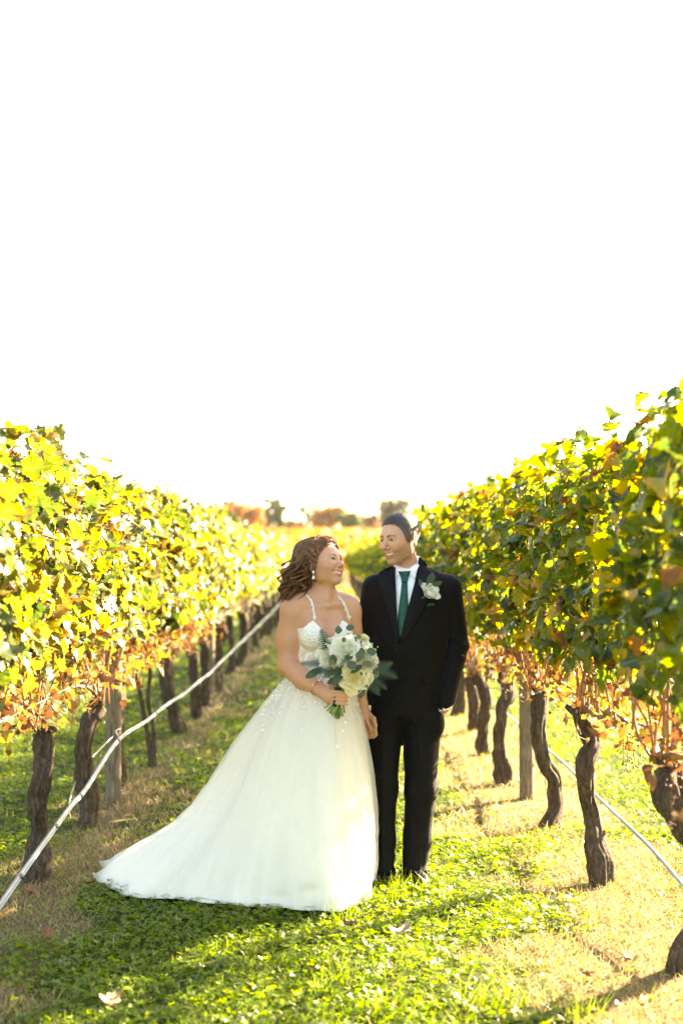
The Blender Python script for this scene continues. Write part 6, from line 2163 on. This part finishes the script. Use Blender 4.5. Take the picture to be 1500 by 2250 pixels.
def build_bouquet():
    Yb = 6.46
    G0 = at(740, 1530, Yb)                # where the hand holds it
    t = thing('bouquet', 'bridal bouquet of white roses, eucalyptus and fern in the hand of the bride', 'bouquet', tuple(G0))
    W = lambda px, py, Y: at(px, py, Y) - G0
    bloom = W(762, 1462, Yb)
    # stems: through the hand, fanning out below
    rng = np.random.default_rng(4)
    ends = [(712, 1556), (719, 1562), (724, 1566), (730, 1573), (735, 1578), (740, 1579), (744, 1580), (748, 1574), (753, 1574), (727, 1570), (738, 1574), (757, 1566), (733, 1569), (746, 1577)]
    M_st2 = simple('flower_stem_pale', (0.20, 0.27, 0.07), 0.5, 0.3, 12)
    for k, (px, py) in enumerate(ends):
        e = W(px, py, Yb + rng.uniform(-0.03, 0.04))
        h = np.array([rng.normal(0, 0.007), rng.normal(0.0, 0.007), 0.0])
        up = np.array([0.020 + rng.normal(0, 0.03), rng.normal(0, 0.02), 0.10])
        ob('stem', mesh_from('stem', *tube(catmull([e, (e + h) / 2 + np.array([0.004, 0, 0]), h, up], 12), np.full(12, rng.uniform(0.0030, 0.0048)), 7)), M_stem if k % 3 else M_st2, t)
    ob('ribbon', mesh_from('ribbon', *tube(np.array([(-0.004, 0, -0.046), (-0.001, 0, -0.02), (0.002, 0, 0.01), (0.006, 0, 0.04)]), [0.0185, 0.0175, 0.0185, 0.021], 18)), M_wrap, t)
    roses = [  # px, py, depth offset, size, kind, facing
        (757, 1427, -0.055, 0.058, 'w', (-0.15, -1, 0.35)),
        (712, 1440, -0.015, 0.046, 'w', (-0.7, -0.8, 0.2)),
        (722, 1412, 0.035, 0.040, 'w', (-0.5, -0.3, 0.8)),
        (783, 1493, -0.070, 0.056, 'c', (0.1, -1, -0.02)),
        (812, 1472, -0.030, 0.048, 'c', (0.75, -0.8, 0.0)),
        (797, 1450, -0.035, 0.046, 'w', (0.4, -0.8, 0.4)),
        (817, 1442, 0.0, 0.040, 'w', (0.8, -0.5, 0.4)),
        (745, 1462, -0.030, 0.036, 'c', (-0.3, -1, -0.3)),
        (790, 1405, 0.045, 0.038, 'w', (0.3, -0.3, 0.9)),
        (760, 1485, -0.01, 0.036, 'c', (-0.2, -0.9, -0.5))]
    for k, (px, py, dy, s, kd, d) in enumerate(roses):
        make_rose(t, 'rose', W(px, py, Yb + dy), d, s * 1.14, kd, 50 + k, 0.92 if k in (0, 3) else 0.8)
    for k, (px, py, dy, s, d) in enumerate(((773, 1418, -0.05, 0.032, (0.4, -0.9, 0.5)), (808, 1418, 0.0, 0.026, (0.5, -0.6, 0.6)), (806, 1432, -0.03, 0.028, (0.6, -0.7, 0.3)), (825, 1455, -0.02, 0.028, (0.8, -0.6, 0.1)),
                                            (795, 1520, -0.04, 0.024, (0.2, -0.6, -0.7)), (733, 1478, -0.03, 0.024, (-0.6, -0.7, -0.4)), (800, 1400, 0.03, 0.024, (0.2, -0.6, 0.8)), (736, 1455, -0.05, 0.026, (-0.4, -0.9, -0.1)))):
        small_bloom(t, 'carnation', W(px, py, Yb + dy), d, s, 'w' if k < 4 else 'c', 80 + k)
    # stock spikes with buds
    for k, (px, py, dy) in enumerate(((762, 1390, 0.02), (818, 1412, 0.02), (708, 1402, 0.02), (826, 1425, 0.0))):
        e = W(px, py, Yb + dy)
        b = Bag()
        rg = np.random.default_rng(90 + k)
        b.add(*tube(catmull([bloom * 0.4, (bloom + e) / 2, e], 10), np.linspace(0.003, 0.0015, 10), 6))
        for i in range(13):
            c = e + (bloom - e) * (i / 13) * 0.45 + rg.normal(0, 0.006, 3)
            r = 0.0035 + 0.0022 * (i / 13)
            b.add(*tube(np.array([c + (0, 0, -r), c, c + (0, 0, r), c + (0, 0, r * 1.3)]), [r * 0.5, r, r * 0.6, r * 0.1], 7))
        ob('bud_spike', b.mesh('bud_spike'), simple('pale_bud', (0.40, 0.46, 0.16), 0.5, 0.4, 80), t)
    # eucalyptus leaves
    for k, (px, py, dy, s, d, n) in enumerate((
            (765, 1380, -0.01, 0.026, (0.95, 0.1, 0.30), (0.1, -1, 0.3)), (790, 1436, -0.085, 0.030, (0.1, -0.2, -1), (0.1, -1, 0.1)), (794, 1428, -0.075, 0.025, (0.2, -0.1, -1), (0.3, -1, 0.1)),
            (768, 1462, -0.09, 0.030, (1, -0.1, 0.15), (0, -1, 0.25)), (802, 1459, -0.085, 0.030, (1, 0, 0.1), (0.1, -0.9, 0.5)), (731, 1444, -0.06, 0.028, (0.1, -0.1, -1), (-0.3, -1, 0)),
            (743, 1388, -0.02, 0.026, (-0.1, -0.1, 1), (-0.4, -1, 0.1)), (742, 1385, -0.01, 0.020, (1, 0, 0.25), (0, -1, 0.6)), (785, 1400, 0.0, 0.018, (1, 0, 0.3), (0, -1, 0.3)),
            (774, 1404, -0.03, 0.020, (0.9, 0, -0.2), (0.1, -1, 0.4)), (726, 1455, -0.06, 0.024, (0.8, -0.2, 0.4), (-0.2, -1, 0.2)), (811, 1432, -0.07, 0.030, (1, 0, 0.15), (0.2, -0.9, 0.6)),
            (762, 1443, -0.07, 0.024, (1, 0, -0.15), (0, -1, 0.5)), (797, 1475, -0.06, 0.026, (0.6, -0.2, -0.8), (0.3, -1, 0)), (755, 1408, -0.05, 0.016, (0.1, 0, 1), (0.1, -1, 0.2)))):
        o = ob('leaf', EUC[k % 2], None, t)
        R = basis(np.array([n], float), np.array([d], float))[0]
        o.matrix_local = mat_rot(R, W(px, py, Yb + dy) - R[:, 1] * s * 0.4, s * 1.5)
    # fern fronds: left, lower left, right and upper left
    for k, (px, py, qx, qy, dy, sc) in enumerate(((728, 1460, 664, 1458, 0.0, 1.0), (738, 1475, 684, 1478, -0.055, 1.0), (752, 1468, 712, 1490, -0.05, 1.0), (768, 1440, 744, 1468, -0.085, 0.9), (722, 1432, 700, 1376, -0.02, 0.9), (732, 1418, 748, 1392, 0.0, 0.9),
                                                  (808, 1465, 872, 1488, -0.01, 1.0), (812, 1478, 866, 1448, 0.01, 0.9), (806, 1485, 850, 1512, -0.03, 1.0), (800, 1495, 834, 1527, -0.03, 1.0), (822, 1460, 862, 1470, 0.01, 0.8), (745, 1480, 770, 1520, -0.03, 0.8), (800, 1500, 812, 1516, -0.06, 0.9))):
        a, e = W(px, py, Yb + dy), W(qx, qy, Yb + dy - 0.01)
        d = e - a
        L = np.linalg.norm(d)
        o = ob('fern_frond', FERN, None, t)
        R = basis(np.array([[0.15 * math.sin(k), -1.0, 0.35]]), d[None])[0]
        o.matrix_local = mat_rot(R, a, L * 1.05 * sc)
    for k, (px, py, qx, qy, dy) in enumerate(((800, 1498, 792, 1530, -0.05), (745, 1488, 722, 1500, -0.03), (770, 1478, 790, 1462, -0.08), (705, 1470, 676, 1486, 0.0), (755, 1470, 735, 1500, -0.05), (815, 1500, 832, 1515, -0.01))):
        a, e = W(px, py, Yb + dy), W(qx, qy, Yb + dy - 0.01)
        o = ob('leaf', RUSC, None, t)
        o.matrix_local = mat_rot(basis(np.array([[0.2 * math.sin(k * 3), -1.0, 0.3]]), (e - a)[None])[0], a, np.linalg.norm(e - a) * 1.2)
build_bouquet()

def build_boutonniere():
    b = gp(941, 1306)
    y = float(groom_torso.front([b])[0])
    c = np.array([GX + b[0], GY + y - 0.016, b[1] + 0.012])
    t = thing('boutonniere', 'white rose boutonniere with green leaves pinned to the black lapel', 'boutonniere', tuple(c))
    rings = [(3, 6, 0.8), (4, 18, 0.92), (4, 30, 1.0), (4, 44, 1.02)]
    make_rose(t, 'rose', np.array([0.001, -0.004, -0.002]), (0.35, -0.70, 0.62), 0.052, 'w', 7, 0.72, rings)
    e = np.array([(905 - 941) * GS, -0.004, -(1336 - 1306) * GS])
    ob('stem', mesh_from('boutonniere_stem', *tube(catmull([(0, 0.004, -0.01), e * 0.5 + np.array([0, 0, 0.004]), e], 10), np.linspace(0.0075, 0.0055, 10), 10)), simple('green_ribbon', (0.004, 0.06, 0.05), 0.4, 0.2, 60), t)
    for k, (px, py, qx, qy, w) in enumerate(((936, 1295, 949, 1264, 1.0), (946, 1292, 966, 1281, 1.0), (927, 1300, 921, 1278, 0.7), (925, 1318, 922, 1304, 0.8), (928, 1322, 924, 1333, 0.8))):
        a = np.array([(px - 941) * GS, 0.002, -(py - 1306) * GS]); q = np.array([(qx - 941) * GS, -0.010, -(qy - 1306) * GS])
        o = ob('leaf', RUSC, None, t)
        o.matrix_local = mat_rot(basis(np.array([[0.1, -1.0, 0.25]]), (q - a)[None])[0], a, np.linalg.norm(q - a) * 1.1)
build_boutonniere()
# ------------------------------------------------------------------ haze in the low sun
def build_haze():
    V, F = box((0, 195, 10.5), (520, 440, 25))
    m = NT('warm_haze')
    v = m.n('ShaderNodeVolumePrincipled', {'Color': (1.0, 0.96, 0.90), 'Density': 0.00005, 'Anisotropy': 0.4})
    m.t.links.new(v.outputs[0], m.out.inputs['Volume'])
    tag(ob('haze', mesh_from('haze', V, F, smooth=False), m.mat), 'thin warm haze hanging over the whole vineyard', 'haze', kind='stuff')
build_haze()
